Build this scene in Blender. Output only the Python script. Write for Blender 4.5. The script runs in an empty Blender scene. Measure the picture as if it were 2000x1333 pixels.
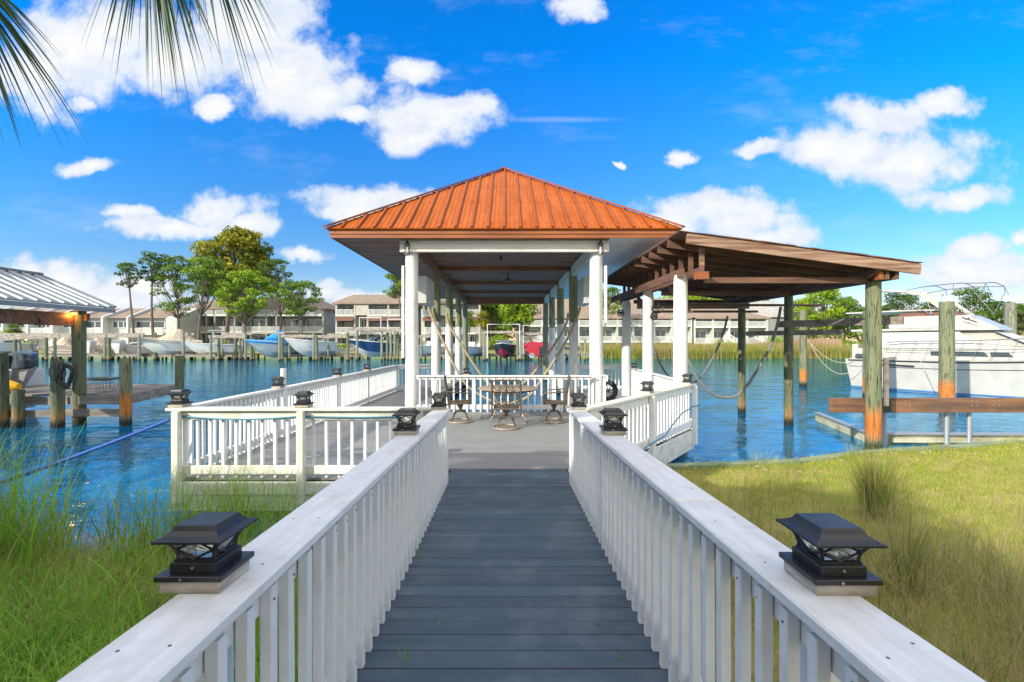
import bpy, bmesh, math, random
import numpy as np
from mathutils import Vector, Matrix
R = math.radians
rnd = random.Random(7)
rng = np.random.default_rng(11)
SC = bpy.context.scene
COL = SC.collection
# ------------------------------------------------------------------ camera
F = 889.0; HX = 989.0; HY = 666.5; CZ = 2.3     # focal length in photo pixels, vanishing point, eye height
cd = bpy.data.cameras.new('camera'); cam = bpy.data.objects.new('camera', cd); COL.objects.link(cam)
cam.location = (0, 0, CZ); cam.rotation_euler = (R(90), 0, 0)
cd.sensor_width = 36; cd.lens = 16.0; cd.shift_x = 0.0055; cd.clip_start = .05; cd.clip_end = 5000
SC.camera = cam
# ------------------------------------------------------------------ light
SUN_EL = 25.0
SDIR = Vector((math.cos(R(SUN_EL))*.766, math.cos(R(SUN_EL))*.643, -math.sin(R(SUN_EL))))
sl = bpy.data.lights.new('sun', 'SUN'); sl.energy = 4.1; sl.angle = R(.6); sl.color = (1, .93, .80)
so = bpy.data.objects.new('sun', sl); COL.objects.link(so)
so.rotation_euler = SDIR.to_track_quat('-Z', 'Y').to_euler(); so.location = (-20, -20, 30)
SC.view_settings.view_transform = 'Standard'; SC.view_settings.look = 'None'
SC.view_settings.exposure = 0.66; SC.view_settings.gamma = 1
# ------------------------------------------------------------------ node helper
class NT:
    def __init__(s, tree): s.t = tree; s.t.nodes.clear()
    def n(s, typ, ins=None, **kw):
        nd = s.t.nodes.new(typ)
        for k, v in kw.items(): setattr(nd, k, v)
        if ins:
            for k, v in ins.items():
                sock = nd.inputs[k]
                if isinstance(v, bpy.types.NodeSocket): s.t.links.new(v, sock)
                elif v is not None: sock.default_value = v
        return nd
    def math(s, op, a, b=None, c=None, clamp=False):
        d = {0: a}
        if b is not None: d[1] = b
        if c is not None: d[2] = c
        return s.n('ShaderNodeMath', d, operation=op, use_clamp=clamp).outputs[0]
    def vm(s, op, a, b=None, c=None, out=0):
        d = {0: a}
        if b is not None: d[1] = b
        if c is not None: d[2] = c
        return s.n('ShaderNodeVectorMath', d, operation=op).outputs[out]
    def mr(s, v, a, b, c=0.0, d=1.0, smooth=False):
        return s.n('ShaderNodeMapRange', {0: v, 1: a, 2: b, 3: c, 4: d}, interpolation_type='SMOOTHSTEP' if smooth else 'LINEAR').outputs[0]
    def mix(s, f, a, b, blend='MIX'):
        nd = s.n('ShaderNodeMix', None, data_type='RGBA', blend_type=blend)
        for k, v in ((0, f), (6, a), (7, b)):
            if isinstance(v, bpy.types.NodeSocket): s.t.links.new(v, nd.inputs[k])
            else: nd.inputs[k].default_value = (tuple(v)+(1,) if isinstance(v, (tuple, list)) and len(v) == 3 else v)
        return nd.outputs[2]
# ------------------------------------------------------------------ world: Nishita sky and cumulus clouds
W = bpy.data.worlds.new('World'); SC.world = W; W.use_nodes = True
w = NT(W.node_tree)
sky = w.n('ShaderNodeTexSky', sky_type='NISHITA', sun_disc=False, sun_elevation=R(SUN_EL), sun_rotation=R(230))
sky.air_density = 1.0; sky.dust_density = .3; sky.ozone_density = 2.5
hs = w.n('ShaderNodeHueSaturation', {'Saturation': 1.25, 'Value': 1.0, 'Hue': .495, 'Color': sky.outputs[0]})
tc = w.n('ShaderNodeTexCoord')
sx = w.n('ShaderNodeSeparateXYZ', {0: tc.outputs['Generated']})
ay = w.math('MAXIMUM', w.math('ABSOLUTE', sx.outputs[1]), .05)
u = w.math('DIVIDE', sx.outputs[0], ay); v = w.math('DIVIDE', sx.outputs[2], ay)
uv = w.n('ShaderNodeCombineXYZ', {0: u, 1: v, 2: w.math('MULTIPLY', sx.outputs[1], .001)}).outputs[0]
n1 = w.n('ShaderNodeTexNoise', {'Vector': uv, 'Scale': 5.0, 'Detail': 6.0, 'Roughness': .62})
warp = w.vm('MULTIPLY_ADD', w.vm('SUBTRACT', n1.outputs['Color'], (.5, .5, .5)), (.16, .11, 0), uv)
BL = [(230,60,130,70),(330,120,110,60),(130,90,110,110),(70,130,90,70),(480,60,130,110),(560,130,110,80),(620,180,95,50),(680,170,60,38),(610,95,40,30),
      (840,230,115,52),(800,265,80,30),(900,215,60,35),(810,135,50,28),(690,222,45,20),(420,205,34,17),(155,200,32,18),(175,322,52,17),
      (430,410,90,30),(340,440,140,22),(480,440,60,24),(240,415,50,12),(740,395,120,28),(690,420,70,20),(1120,15,54,30),
      (1400,410,130,34),(1330,430,90,30),(1460,440,90,38),(1520,470,90,22),(1715,225,95,32),(1740,300,170,62),(1600,300,70,34),(1480,298,50,15),
      (1850,205,62,22),(1870,385,92,26),(1905,490,60,26),(1900,530,140,36),(1995,460,20,14),(110,555,150,42),(240,575,120,40),(60,540,90,26),
      (640,575,42,20),(700,580,60,18),(590,500,50,12),(1330,302,28,14),(1205,315,12,8),
      (-250,380,130,45),(-500,250,180,70),(-420,60,160,80),(-800,420,240,50),(2300,300,150,60),(2500,480,240,50),(2250,120,120,50),(900,-300,220,120),(1500,-250,160,90),(300,-420,220,120),(1900,-520,220,100)]
q = None
for (px, py, rx, ry) in BL:
    iv = (F/rx, F/ry, 0); c = ((px-HX)/F, (HY-py)/F, 0)
    l = w.vm('LENGTH', w.vm('MULTIPLY_ADD', warp, iv, (-c[0]*iv[0], -c[1]*iv[1], 0)), out=1)
    q = l if q is None else w.math('SMOOTH_MIN', q, l, .18)
n2 = w.n('ShaderNodeTexNoise', {'Vector': uv, 'Scale': 13.0, 'Detail': 8.0, 'Roughness': .6})
n3 = w.n('ShaderNodeTexNoise', {'Vector': uv, 'Scale': 3.2, 'Detail': 3.0, 'Roughness': .5})
fld = w.math('ADD', w.math('SUBTRACT', 1.22, q), w.math('MULTIPLY', w.math('SUBTRACT', n2.outputs[0], .5), 1.9))
fld = w.math('ADD', fld, w.math('MULTIPLY', w.math('SUBTRACT', n3.outputs[0], .5), .6))
msk = w.mr(fld, -.14, .60, smooth=True)
thin = w.mr(fld, .15, 1.1)
# unseen broken cloud overhead and behind the viewer, added as fill light
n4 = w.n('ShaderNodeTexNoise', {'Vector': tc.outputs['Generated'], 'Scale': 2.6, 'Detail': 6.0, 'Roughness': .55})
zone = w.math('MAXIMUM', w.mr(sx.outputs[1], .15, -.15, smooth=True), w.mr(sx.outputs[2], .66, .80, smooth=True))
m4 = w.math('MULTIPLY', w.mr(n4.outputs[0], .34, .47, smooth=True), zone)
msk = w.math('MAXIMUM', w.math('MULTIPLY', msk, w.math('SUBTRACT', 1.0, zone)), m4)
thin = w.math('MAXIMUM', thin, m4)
# a thin vapour trail
tr = w.vm('LENGTH', w.vm('MULTIPLY_ADD', uv, (F/130, F/7, 0), (-(1085-HX)/130, -(HY-234)/7, 0)), out=1)
msk = w.math('MAXIMUM', msk, w.math('MULTIPLY', w.mr(tr, 1.2, .2, smooth=True), .22))
ccol = w.mix(thin, (4.0, 4.5, 5.2), (5.4, 5.35, 5.25))
n5 = w.n('ShaderNodeTexNoise', {'Vector': w.vm('MULTIPLY_ADD', uv, (1, 1.6, 1), (3.1, -.035, 0)), 'Scale': 9.0, 'Detail': 5.0, 'Roughness': .55})
ccol = w.mix(w.math('MULTIPLY', w.mr(n5.outputs[0], .48, .66, smooth=True), .75), ccol, (4.0, 4.4, 5.1))
ccol = w.mix(m4, ccol, (9.6, 9.3, 8.7))  # added out-of-frame cloud made brighter to lift the shaded side
n6 = w.n('ShaderNodeTexNoise', {'Vector': w.vm('MULTIPLY', uv, (1, 2.6, 1)), 'Scale': 2.4, 'Detail': 10.0, 'Roughness': .68})
msk = w.math('MAXIMUM', msk, w.math('MULTIPLY', w.mr(n6.outputs[0], .52, .76, smooth=True), .24))
wh = w.math('MULTIPLY', w.mr(v, .0, .35, .55, 0.0), 1.0)
tint = w.mix(w.mr(v, .02, .62), (.90, .70, .69), (.04, 1.03, 1.72))
skyc = w.mix(1.0, hs.outputs[0], tint, 'MULTIPLY')
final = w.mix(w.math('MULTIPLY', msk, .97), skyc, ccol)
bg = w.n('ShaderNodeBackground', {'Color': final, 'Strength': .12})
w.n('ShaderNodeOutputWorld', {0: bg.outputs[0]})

# ------------------------------------------------------------------ materials
M = {}
def newmat(name):
    m = bpy.data.materials.new(name); m.use_nodes = True; M[name] = m
    return m, NT(m.node_tree)
def finish(t, **ins):
    p = t.n('ShaderNodeBsdfPrincipled', ins); t.n('ShaderNodeOutputMaterial', {0: p.outputs[0]}); return p
def c4(c): return (*c, 1)
def mat(name, a, b=None, rough=.6, metal=0., scale=6., st=(1, 1, 1), bump=.15, dist=.01, detail=5., lo=.35, hi=.65, dirt=None, dirt_amt=.4, dirt_scale=2.5, island=0., coord='Object', trans=0., coat=0., spec=.5):
    m, t = newmat(name)
    tc = t.n('ShaderNodeTexCoord')
    mp = t.n('ShaderNodeMapping', {0: tc.outputs[coord], 3: st})
    nz = t.n('ShaderNodeTexNoise', {'Vector': mp.outputs[0], 'Scale': scale, 'Detail': detail, 'Roughness': .6})
    b = b or tuple(x*.82 for x in a)
    col = t.mix(t.mr(nz.outputs[0], lo, hi), a, b)
    if dirt:
        nd = t.n('ShaderNodeTexNoise', {'Vector': tc.outputs[coord], 'Scale': dirt_scale, 'Detail': 6., 'Roughness': .65})
        col = t.mix(t.math('MULTIPLY', t.mr(nd.outputs[0], .5, .72), dirt_amt), col, dirt)
    if island:
        g = t.n('ShaderNodeNewGeometry')
        f = t.mr(g.outputs['Random Per Island'], 0, 1, 1-island, 1+island*.6)
        cc = t.n('ShaderNodeCombineColor', {0: f, 1: f, 2: f})
        col = t.mix(1.0, col, cc.outputs[0], 'MULTIPLY')
    bp = t.n('ShaderNodeBump', {'Strength': bump, 'Distance': dist, 'Height': nz.outputs[0]})
    rr = t.mr(nz.outputs[0], .3, .7, max(rough-.08, .02), min(rough+.1, 1))
    finish(t, **{'Base Color': col, 'Roughness': rr, 'Metallic': metal, 'Normal': bp.outputs[0], 'Coat Weight': coat, 'Specular IOR Level': spec})
    return m
GX, GY, GZ = (.12, 1, 1), (1, .12, 1), (1, 1, .1)
mat('white_paint', (.80, .81, .80), (.70, .71, .70), .48, scale=14, st=(1, .25, .25), bump=.25, dist=.003, dirt=(.42, .42, .38), dirt_amt=.3, dirt_scale=5)
mat('white_cap', (.76, .76, .75), (.63, .63, .62), .42, scale=22, st=(1, .06, 1), bump=.7, dist=.004, dirt=(.42, .41, .37), dirt_amt=.4, dirt_scale=9)
mat('white_aged', (.78, .77, .70), (.60, .59, .50), .55, scale=9, st=(.2, 1, 1), bump=.4, dist=.004, dirt=(.34, .33, .22), dirt_amt=.5, dirt_scale=3.5)
mat('white_post', (.72, .72, .70), (.60, .60, .57), .55, scale=11, st=GZ, bump=.6, dist=.012, dirt=(.38, .37, .3), dirt_amt=.35, dirt_scale=3)
mat('block_wood', (.50, .46, .39), (.24, .19, .14), .7, scale=16, st=(.3, .3, 1.6), bump=.5, dist=.004)
mat('deck_grey', (.232, .236, .238), (.19, .194, .197), .5, scale=8, st=GX, bump=.2, dist=.004, island=.07, dirt=(.25, .25, .25), dirt_amt=.3)
mat('ramp_blue', (.064, .096, .134), (.045, .071, .103), .42, scale=9, st=GX, bump=.4, dist=.005, island=.22, dirt=(.19, .21, .25), dirt_amt=.35, dirt_scale=3)
mat('roof_orange', (.38, .086, .003), (.29, .06, .002), .55, scale=5, st=(1, .15, .15), bump=.08, island=.0, dirt=(.42, .09, .02), dirt_amt=.35, dirt_scale=2, spec=.2)
mat('roof_rib', (.27, .062, .010), (.22, .05, .008), .55, scale=4, bump=.05, spec=.25)
mat('fascia_orange', (.32, .10, .026), (.20, .06, .02), .55, scale=6, st=GX, bump=.3)
mat('ceiling_brown', (.36, .15, .062), (.19, .08, .033), .7, scale=5, st=(.15, 1, 1), bump=.4, dist=.01, dirt=(.09, .06, .05), dirt_amt=.6)
mat('soffit_white', (.80, .81, .80), (.74, .75, .74), .5, scale=4, bump=.1)
mat('red_wood', (.175, .088, .056), (.08, .04, .027), .7, scale=7, st=(.12, 1, 1), bump=.5, dist=.008, island=.2)
mat('red_wood_y', (.175, .088, .056), (.08, .04, .027), .7, scale=7, st=(1, .12, .6), bump=.5, dist=.008, island=.2)
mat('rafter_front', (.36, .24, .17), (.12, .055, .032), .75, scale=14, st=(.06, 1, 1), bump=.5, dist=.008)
mat('brown_beam', (.25, .12, .058), (.09, .05, .035), .65, scale=8, st=(.08, 1, 1), bump=.5, dist=.008, dirt=(.08, .06, .05), dirt_amt=.6)
mat('grey_wood', (.29, .25, .21), (.13, .11, .09), .8, scale=8, st=(.15, .7, 1), bump=.5, dist=.01, island=.25)
mat('dock_wood', (.32, .27, .22), (.15, .13, .105), .85, scale=5, st=(.5, .5, 1), bump=.4, island=.3)
mat('black_metal', (.014, .015, .018), (.02, .021, .024), .32, scale=20, bump=.04, spec=.5)
mat('steel', (.6, .6, .6), None, .3, .9, bump=.02)
mat('steel_dull', (.16, .15, .14), None, .5, .5, bump=.02)
mat('ramp_screw', (.035, .05, .065), None, .5, .2, bump=.02)
mat('galv', (.44, .47, .50), (.36, .39, .42), .45, .6, scale=8, bump=.08)
mat('roof_metal', (.20, .24, .27), (.15, .185, .21), .6, .1, scale=2, bump=.05)
mat('roof_metal_rib', (.55, .59, .61), None, .5, .1, bump=.03)
mat('cast_bronze', (.14, .115, .085), (.075, .06, .045), .5, .55, scale=25, bump=.4, dist=.003)
mat('cast_pale', (.36, .32, .25), (.22, .19, .15), .5, .35, scale=25, bump=.3, dist=.003)
mat('table_stone', (.34, .285, .22), (.26, .215, .165), .5, scale=20, bump=.1)
mat('strap', (.48, .37, .23), (.34, .26, .17), .85, scale=20, bump=.3)
mat('strap_grey', (.20, .22, .22), (.12, .13, .13), .8, scale=20, bump=.3)
mat('rope_blue', (.02, .12, .50), (.015, .08, .36), .6, scale=60, bump=.5)
mat('cord_blue', (.04, .22, .36), None, .5, bump=.05)
mat('black_rubber', (.02, .02, .022), None, .5, bump=.05)
mat('rope_tan', (.45, .42, .36), None, .8, scale=60, bump=.5)
mat('pvc', (.72, .74, .74), (.6, .62, .62), .4, scale=4, bump=.05)
mat('trunk', (.17, .13, .10), (.08, .06, .05), .9, scale=6, st=(1, 1, .3), bump=.8, dist=.05)
mat('palm_trunk', (.24, .20, .15), (.12, .10, .07), .9, scale=9, st=(1, 1, 2.5), bump=.8, dist=.04)
mat('shingle', (.27, .205, .155), (.19, .145, .11), .85, scale=1.5, bump=.3, detail=8, dirt=(.19, .14, .1), dirt_amt=.4, dirt_scale=.4)
mat('shingle_grey', (.36, .35, .33), (.28, .27, .26), .85, scale=1.5, bump=.3)
mat('wall_cream', (.44, .42, .36), (.37, .35, .30), .8, scale=.8, bump=.1)
mat('wall_pale', (.47, .50, .47), (.40, .42, .40), .8, scale=.8, bump=.1)
mat('wall_grey', (.27, .285, .28), (.21, .22, .215), .8, scale=.8, bump=.1)
mat('trim_white', (.60, .61, .60), (.52, .53, .52), .6, bump=.05)
mat('awning_brown', (.16, .075, .055), None, .8, bump=.1)
mat('gelcoat', (.58, .575, .545), (.51, .505, .475), .22, scale=1.2, bump=.02, coat=.3)
mat('yacht_paint', (.45, .435, .40), (.38, .37, .335), .3, scale=1.2, bump=.03, coat=.2, dirt=(.30, .28, .22), dirt_amt=.25, dirt_scale=1.2)
mat('rail_metal', (.22, .23, .24), None, .4, .5)
mat('gelcoat_cream', (.62, .585, .51), (.55, .52, .45), .28, scale=1.2, bump=.02, coat=.2)
mat('boat_navy', (.012, .045, .13), None, .2, bump=.02, coat=.3)
mat('boat_red', (.42, .015, .02), None, .25, bump=.02, coat=.3)
mat('boat_dark', (.03, .035, .04), None, .3, bump=.02)
mat('antifoul', (.03, .14, .34), None, .6, bump=.1)
mat('canvas_tan', (.48, .40, .30), (.40, .33, .25), .9, scale=4, bump=.3, dist=.03)
mat('canvas_blue', (.005, .25, .62), (.004, .17, .46), .8, scale=5, bump=.6, dist=.06)
mat('canvas_red', (.42, .02, .04), (.28, .015, .03), .8, scale=5, bump=.6, dist=.06)
mat('vinyl_grey', (.52, .53, .50), (.44, .45, .42), .6, scale=3, bump=.1)
mat('yellow', (.85, .48, .01), (.75, .40, .01), .35, scale=5, bump=.03)
mat('motor_cowl', (.035, .055, .075), None, .22, bump=.02, coat=.5)
mat('seawall_green', (.24, .31, .23), (.15, .20, .15), .8, scale=6, st=(.15, 1, 1), bump=.5, dist=.01, dirt=(.32, .28, .18), dirt_amt=.6, dirt_scale=1.5)
mat('breakwater', (.56, .54, .42), (.34, .31, .19), .75, scale=4, st=(.3, .3, 1), bump=.4, dirt=(.13, .12, .05), dirt_amt=.7, dirt_scale=2.5)
mat('fence_wood', (.36, .24, .16), (.25, .16, .11), .8, scale=4, st=(1, 1, .1), bump=.3)
mat('grass_green_plain', (.12, .34, .03), None, .6)
mat('wire', (.10, .11, .11), None, .6, .4, bump=.02)
m, t = newmat('glass_dark'); finish(t, **{'Base Color': (.03, .06, .07, 1), 'Roughness': .08, 'Specular IOR Level': .8})
m, t = newmat('glass_smoke'); finish(t, **{'Base Color': (.05, .07, .08, 1), 'Roughness': .12})
m, t = newmat('lamp_glass'); finish(t, **{'Base Color': (.75, .78, .76, 1), 'Roughness': .12, 'Transmission Weight': .75, 'IOR': 1.3})
m, t = newmat('bulb_warm'); finish(t, **{'Base Color': (1, .45, .1, 1), 'Emission Color': (1, .32, .03, 1), 'Emission Strength': 9.})
m, t = newmat('frost'); finish(t, **{'Base Color': (.82, .84, .86, 1), 'Roughness': .3, 'Transmission Weight': .2})
# pilings: green treated wood, rust coloured above the tide line, black at the water
def piling_mat(name, top, top2, band, bz0, bz1, white_to=None):
    m, t = newmat(name)
    g = t.n('ShaderNodeNewGeometry'); sp = t.n('ShaderNodeSeparateXYZ', {0: g.outputs['Position']}); z = sp.outputs[2]
    tc = t.n('ShaderNodeTexCoord')
    mp = t.n('ShaderNodeMapping', {0: tc.outputs['Object'], 3: (1, 1, .07)})
    nz = t.n('ShaderNodeTexNoise', {'Vector': mp.outputs[0], 'Scale': 14., 'Detail': 6., 'Roughness': .65})
    n2 = t.n('ShaderNodeTexNoise', {'Vector': tc.outputs['Object'], 'Scale': 3., 'Detail': 4.})
    col = t.mix(t.mr(nz.outputs[0], .35, .68), top, top2)
    nk = t.n('ShaderNodeTexNoise', {'Vector': mp.outputs[0], 'Scale': 34., 'Detail': 3., 'Roughness': .7})
    col = t.mix(t.mr(nk.outputs[0], .57, .64), col, (.05, .05, .03))
    zz = t.math('ADD', z, t.math('MULTIPLY', t.math('SUBTRACT', n2.outputs[0], .5), .5))
    zn = t.math('ADD', z, t.math('MULTIPLY', t.math('SUBTRACT', nz.outputs[0], .5), .35))
    if white_to: col = t.mix(t.mr(zz, white_to-.03, white_to+.03), (.76, .75, .70), col)
    f = t.math('MULTIPLY', t.mr(zn, bz0-.25, bz0), t.mr(zn, bz1+.2, bz1-.1))
    col = t.mix(t.math('MULTIPLY', f, .85), col, band)
    col = t.mix(t.mr(zn, .28, .12), col, (.012, .014, .01))
    bp = t.n('ShaderNodeBump', {'Strength': 1.0, 'Distance': .05, 'Height': t.math('SUBTRACT', nz.outputs[0], t.math('MULTIPLY', t.mr(nk.outputs[0], .57, .64), .3))})
    finish(t, **{'Base Color': col, 'Roughness': .8, 'Normal': bp.outputs[0]})
piling_mat('piling', (.17, .175, .09), (.075, .11, .065), (.30, .17, .06), .2, .42)
piling_mat('piling_rust', (.24, .22, .12), (.085, .14, .08), (.52, .155, .015), .42, .80)
piling_mat('piling_plain', (.26, .27, .19), (.13, .14, .10), (.20, .15, .08), .2, .4)
piling_mat('piling_half', (.30, .32, .16), (.19, .20, .11), (.6, .58, .5), .2, .5, white_to=3.0)
# foliage
def leafmat(name, dark, light, tr=.35, rough=.55, other=None):
    m, t = newmat(name)
    at = t.n('ShaderNodeAttribute', attribute_name='tint')
    col = t.mix(at.outputs['Fac'], dark, light)
    if other:
        a2 = t.n('ShaderNodeAttribute', attribute_name='dry')
        col = t.mix(a2.outputs['Fac'], col, other)
    p = t.n('ShaderNodeBsdfPrincipled', {'Base Color': col, 'Roughness': rough, 'Specular IOR Level': .3})
    tb = t.n('ShaderNodeBsdfTranslucent', {0: col})
    mx = t.n('ShaderNodeMixShader', {0: tr, 1: p.outputs[0], 2: tb.outputs[0]})
    t.n('ShaderNodeOutputMaterial', {0: mx.outputs[0]})
leafmat('pine_leaf', (.05, .11, .015), (.26, .38, .04))
leafmat('pine_dark', (.03, .075, .015), (.15, .24, .035))
leafmat('oak_leaf', (.08, .12, .01), (.42, .38, .03))
leafmat('bush_leaf', (.09, .19, .01), (.40, .52, .03))
leafmat('palm_leaf', (.05, .12, .02), (.25, .32, .05))
leafmat('frond_leaf', (.02, .055, .02), (.06, .12, .035), .25)
leafmat('grass_green', (.07, .20, .012), (.36, .60, .05), .4, other=(.38, .29, .12))
leafmat('grass_lawn', (.12, .25, .02), (.44, .54, .05), .4, other=(.62, .46, .15))
leafmat('grass_dry', (.14, .19, .03), (.33, .36, .08), .4, other=(.46, .33, .18))
leafmat('marsh_leaf', (.14, .20, .02), (.34, .38, .05), .35, other=(.36, .24, .12))
# ground
def groundmat(name, a, b, c, s=3.):
    m, t = newmat(name)
    tc = t.n('ShaderNodeTexCoord')
    n1 = t.n('ShaderNodeTexNoise', {'Vector': tc.outputs['Object'], 'Scale': s, 'Detail': 8., 'Roughness': .7})
    n2 = t.n('ShaderNodeTexNoise', {'Vector': tc.outputs['Object'], 'Scale': s*14, 'Detail': 4., 'Roughness': .7})
    col = t.mix(t.mr(n1.outputs[0], .38, .62), a, b)
    col = t.mix(t.mr(n2.outputs[0], .5, .7), col, c)
    bp = t.n('ShaderNodeBump', {'Strength': .7, 'Distance': .04, 'Height': n2.outputs[0]})
    finish(t, **{'Base Color': col, 'Roughness': .95, 'Normal': bp.outputs[0]})
groundmat('soil_lawn', (.26, .27, .04), (.36, .30, .09), (.40, .31, .12))
groundmat('soil_shore', (.07, .10, .025), (.10, .10, .03), (.15, .12, .06))
groundmat('soil_bank', (.20, .24, .05), (.26, .24, .08), (.3, .25, .12), .3)
# water
m, t = newmat('water')
tc = t.n('ShaderNodeTexCoord')
mp = t.n('ShaderNodeMapping', {0: tc.outputs['Object'], 3: (.7, 1.2, 1), 2: (0, 0, R(-10))})
a1 = t.n('ShaderNodeTexNoise', {'Vector': mp.outputs[0], 'Scale': 2.2, 'Detail': 4., 'Roughness': .55, 'Distortion': .9})
a2 = t.n('ShaderNodeTexNoise', {'Vector': mp.outputs[0], 'Scale': .55, 'Detail': 2., 'Roughness': .5})
a3 = t.n('ShaderNodeTexNoise', {'Vector': tc.outputs['Object'], 'Scale': .09, 'Detail': 3., 'Roughness': .5})
h = t.math('ADD', t.math('MULTIPLY', a1.outputs[0], .35), a2.outputs[0])
bp = t.n('ShaderNodeBump', {'Strength': .6, 'Distance': .10, 'Height': h})
col = t.mix(t.mr(a3.outputs[0], .38, .62), (.0, .115, .28), (.002, .15, .30))
df = t.n('ShaderNodeBsdfDiffuse', {0: col, 'Normal': bp.outputs[0]})
gl = t.n('ShaderNodeBsdfGlossy', {'Color': (.50, .80, 1., 1), 'Roughness': .03, 'Normal': bp.outputs[0]})
fr = t.n('ShaderNodeFresnel', {0: 1.33, 1: bp.outputs[0]})
mx = t.n('ShaderNodeMixShader', {0: t.math('MULTIPLY_ADD', fr.outputs[0], 1.0, .13, clamp=True), 1: df.outputs[0], 2: gl.outputs[0]})
t.n('ShaderNodeOutputMaterial', {0: mx.outputs[0]})

# ------------------------------------------------------------------ mesh builder
def P(px, py, Y): return Vector(((px-HX)*Y/F, Y, CZ-(py-HY)*Y/F))
def X(px, Y): return (px-HX)*Y/F
def Z(py, Y): return CZ-(py-HY)*Y/F
def wloc(o):
    l = Vector((0, 0, 0))
    while o is not None: l = l+o.location; o = o.parent
    return l
class MB:
    def __init__(s): s.v = []; s.f = []
    def add(s, vs, fs):
        n = len(s.v); s.v += [tuple(x) for x in vs]; s.f += [tuple(i+n for i in f) for f in fs]; return s
    def box(s, x0, x1, y0, y1, z0, z1):
        if x0 > x1: x0, x1 = x1, x0
        if y0 > y1: y0, y1 = y1, y0
        if z0 > z1: z0, z1 = z1, z0
        return s.add([(x0,y0,z0),(x1,y0,z0),(x1,y1,z0),(x0,y1,z0),(x0,y0,z1),(x1,y0,z1),(x1,y1,z1),(x0,y1,z1)],
              [(0,3,2,1),(4,5,6,7),(0,1,5,4),(1,2,6,5),(2,3,7,6),(3,0,4,7)])
    def beam(s, p, q, wd, ht, up=(0, 0, 1), off=0.):      # rectangular bar p->q
        p, q = Vector(p), Vector(q); d = (q-p).normalized(); up = Vector(up)
        sd = d.cross(up)
        if sd.length < 1e-4: sd = d.cross(Vector((1, 0, 0)))
        sd.normalize(); uu = sd.cross(d).normalized()
        vs = [c+sd*(a*wd/2)+uu*(b*ht/2+off) for c in (p, q) for a, b in ((-1,-1),(1,-1),(1,1),(-1,1))]
        return s.add(vs, [(0,1,2,3),(7,6,5,4),(0,4,5,1),(1,5,6,2),(2,6,7,3),(3,7,4,0)])
    def tube(s, pts, r, n=8, closed=False, cap=True, wob=0):
        pts = [Vector(p) for p in pts]; N = len(pts); rs = r if isinstance(r, (list, tuple)) else [r]*N
        base = len(s.v); prev = None
        for i, p in enumerate(pts):
            a = pts[(i-1) % N] if (i > 0 or closed) else p; b = pts[(i+1) % N] if (i < N-1 or closed) else p
            d = (b-a).normalized()
            ref = prev if prev is not None else (Vector((0,0,1)) if abs(d.z) < .9 else Vector((1,0,0)))
            sd = d.cross(ref)
            if sd.length < 1e-5: sd = d.cross(Vector((0,1,0)))
            sd.normalize(); uu = sd.cross(d).normalized(); prev = uu
            for k in range(n):
                th = 2*math.pi*k/n; rr = rs[i]*(1+(rnd.uniform(-wob, wob) if wob else 0))
                s.v.append(tuple(p+sd*(math.cos(th)*rr)+uu*(math.sin(th)*rr)))
        for i in range(N if closed else N-1):
            j = (i+1) % N
            for k in range(n):
                l = (k+1) % n; s.f.append((base+i*n+k, base+i*n+l, base+j*n+l, base+j*n+k))
        if cap and not closed:
            s.f.append(tuple(base+k for k in range(n))[::-1]); s.f.append(tuple(base+(N-1)*n+k for k in range(n)))
        return s
    def cyl(s, x, y, z0, z1, r0, r1=None, n=16): return s.tube([(x,y,z0),(x,y,z1)], [r0, r0 if r1 is None else r1], n)
    def lathe(s, prof, c=(0, 0, 0), n=20, sq=False):     # profile (r,z); sq = square section
        base = len(s.v)
        for r, z in prof:
            for k in range(n):
                th = 2*math.pi*(k+.5)/n
                if sq:
                    cx, cy = math.cos(th), math.sin(th); m_ = max(abs(cx), abs(cy)); cx /= m_; cy /= m_
                else: cx, cy = math.cos(th), math.sin(th)
                s.v.append((c[0]+r*cx, c[1]+r*cy, c[2]+z))
        for i in range(len(prof)-1):
            for k in range(n):
                l = (k+1) % n; s.f.append((base+i*n+k, base+i*n+l, base+(i+1)*n+l, base+(i+1)*n+k))
        s.f.append(tuple(base+k for k in range(n))[::-1]); s.f.append(tuple(base+(len(prof)-1)*n+k for k in range(n)))
        return s
    def loft(s, secs, closed=False, caps=False):          # list of equal length point rows
        base = len(s.v); n = len(secs[0])
        for r_ in secs: s.v += [tuple(p) for p in r_]
        for i in range(len(secs)-1):
            for k in range(n if closed else n-1):
                l = (k+1) % n; s.f.append((base+i*n+k, base+i*n+l, base+(i+1)*n+l, base+(i+1)*n+k))
        if caps:
            s.f.append(tuple(base+k for k in range(n))[::-1]); s.f.append(tuple(base+(len(secs)-1)*n+k for k in range(n)))
        return s
    def prism(s, poly, z0, z1):
        n = len(poly); b = len(s.v)
        s.v += [(x, y, z0) for x, y in poly]+[(x, y, z1) for x, y in poly]
        s.f.append(tuple(b+i for i in range(n))[::-1]); s.f.append(tuple(b+n+i for i in range(n)))
        for i in range(n): j = (i+1) % n; s.f.append((b+i, b+j, b+n+j, b+n+i))
        return s
    def extr(s, poly, axis, a0, a1):                      # polygon in the plane normal to axis
        def pt(u_, v_, a): return {'x': (a, u_, v_), 'y': (u_, a, v_)}[axis]
        n = len(poly); b = len(s.v)
        s.v += [pt(x, y, a0) for x, y in poly]+[pt(x, y, a1) for x, y in poly]
        s.f.append(tuple(b+i for i in range(n))); s.f.append(tuple(b+n+i for i in range(n))[::-1])
        for i in range(n): j = (i+1) % n; s.f.append((b+i, b+n+i, b+n+j, b+j))
        return s
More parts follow.
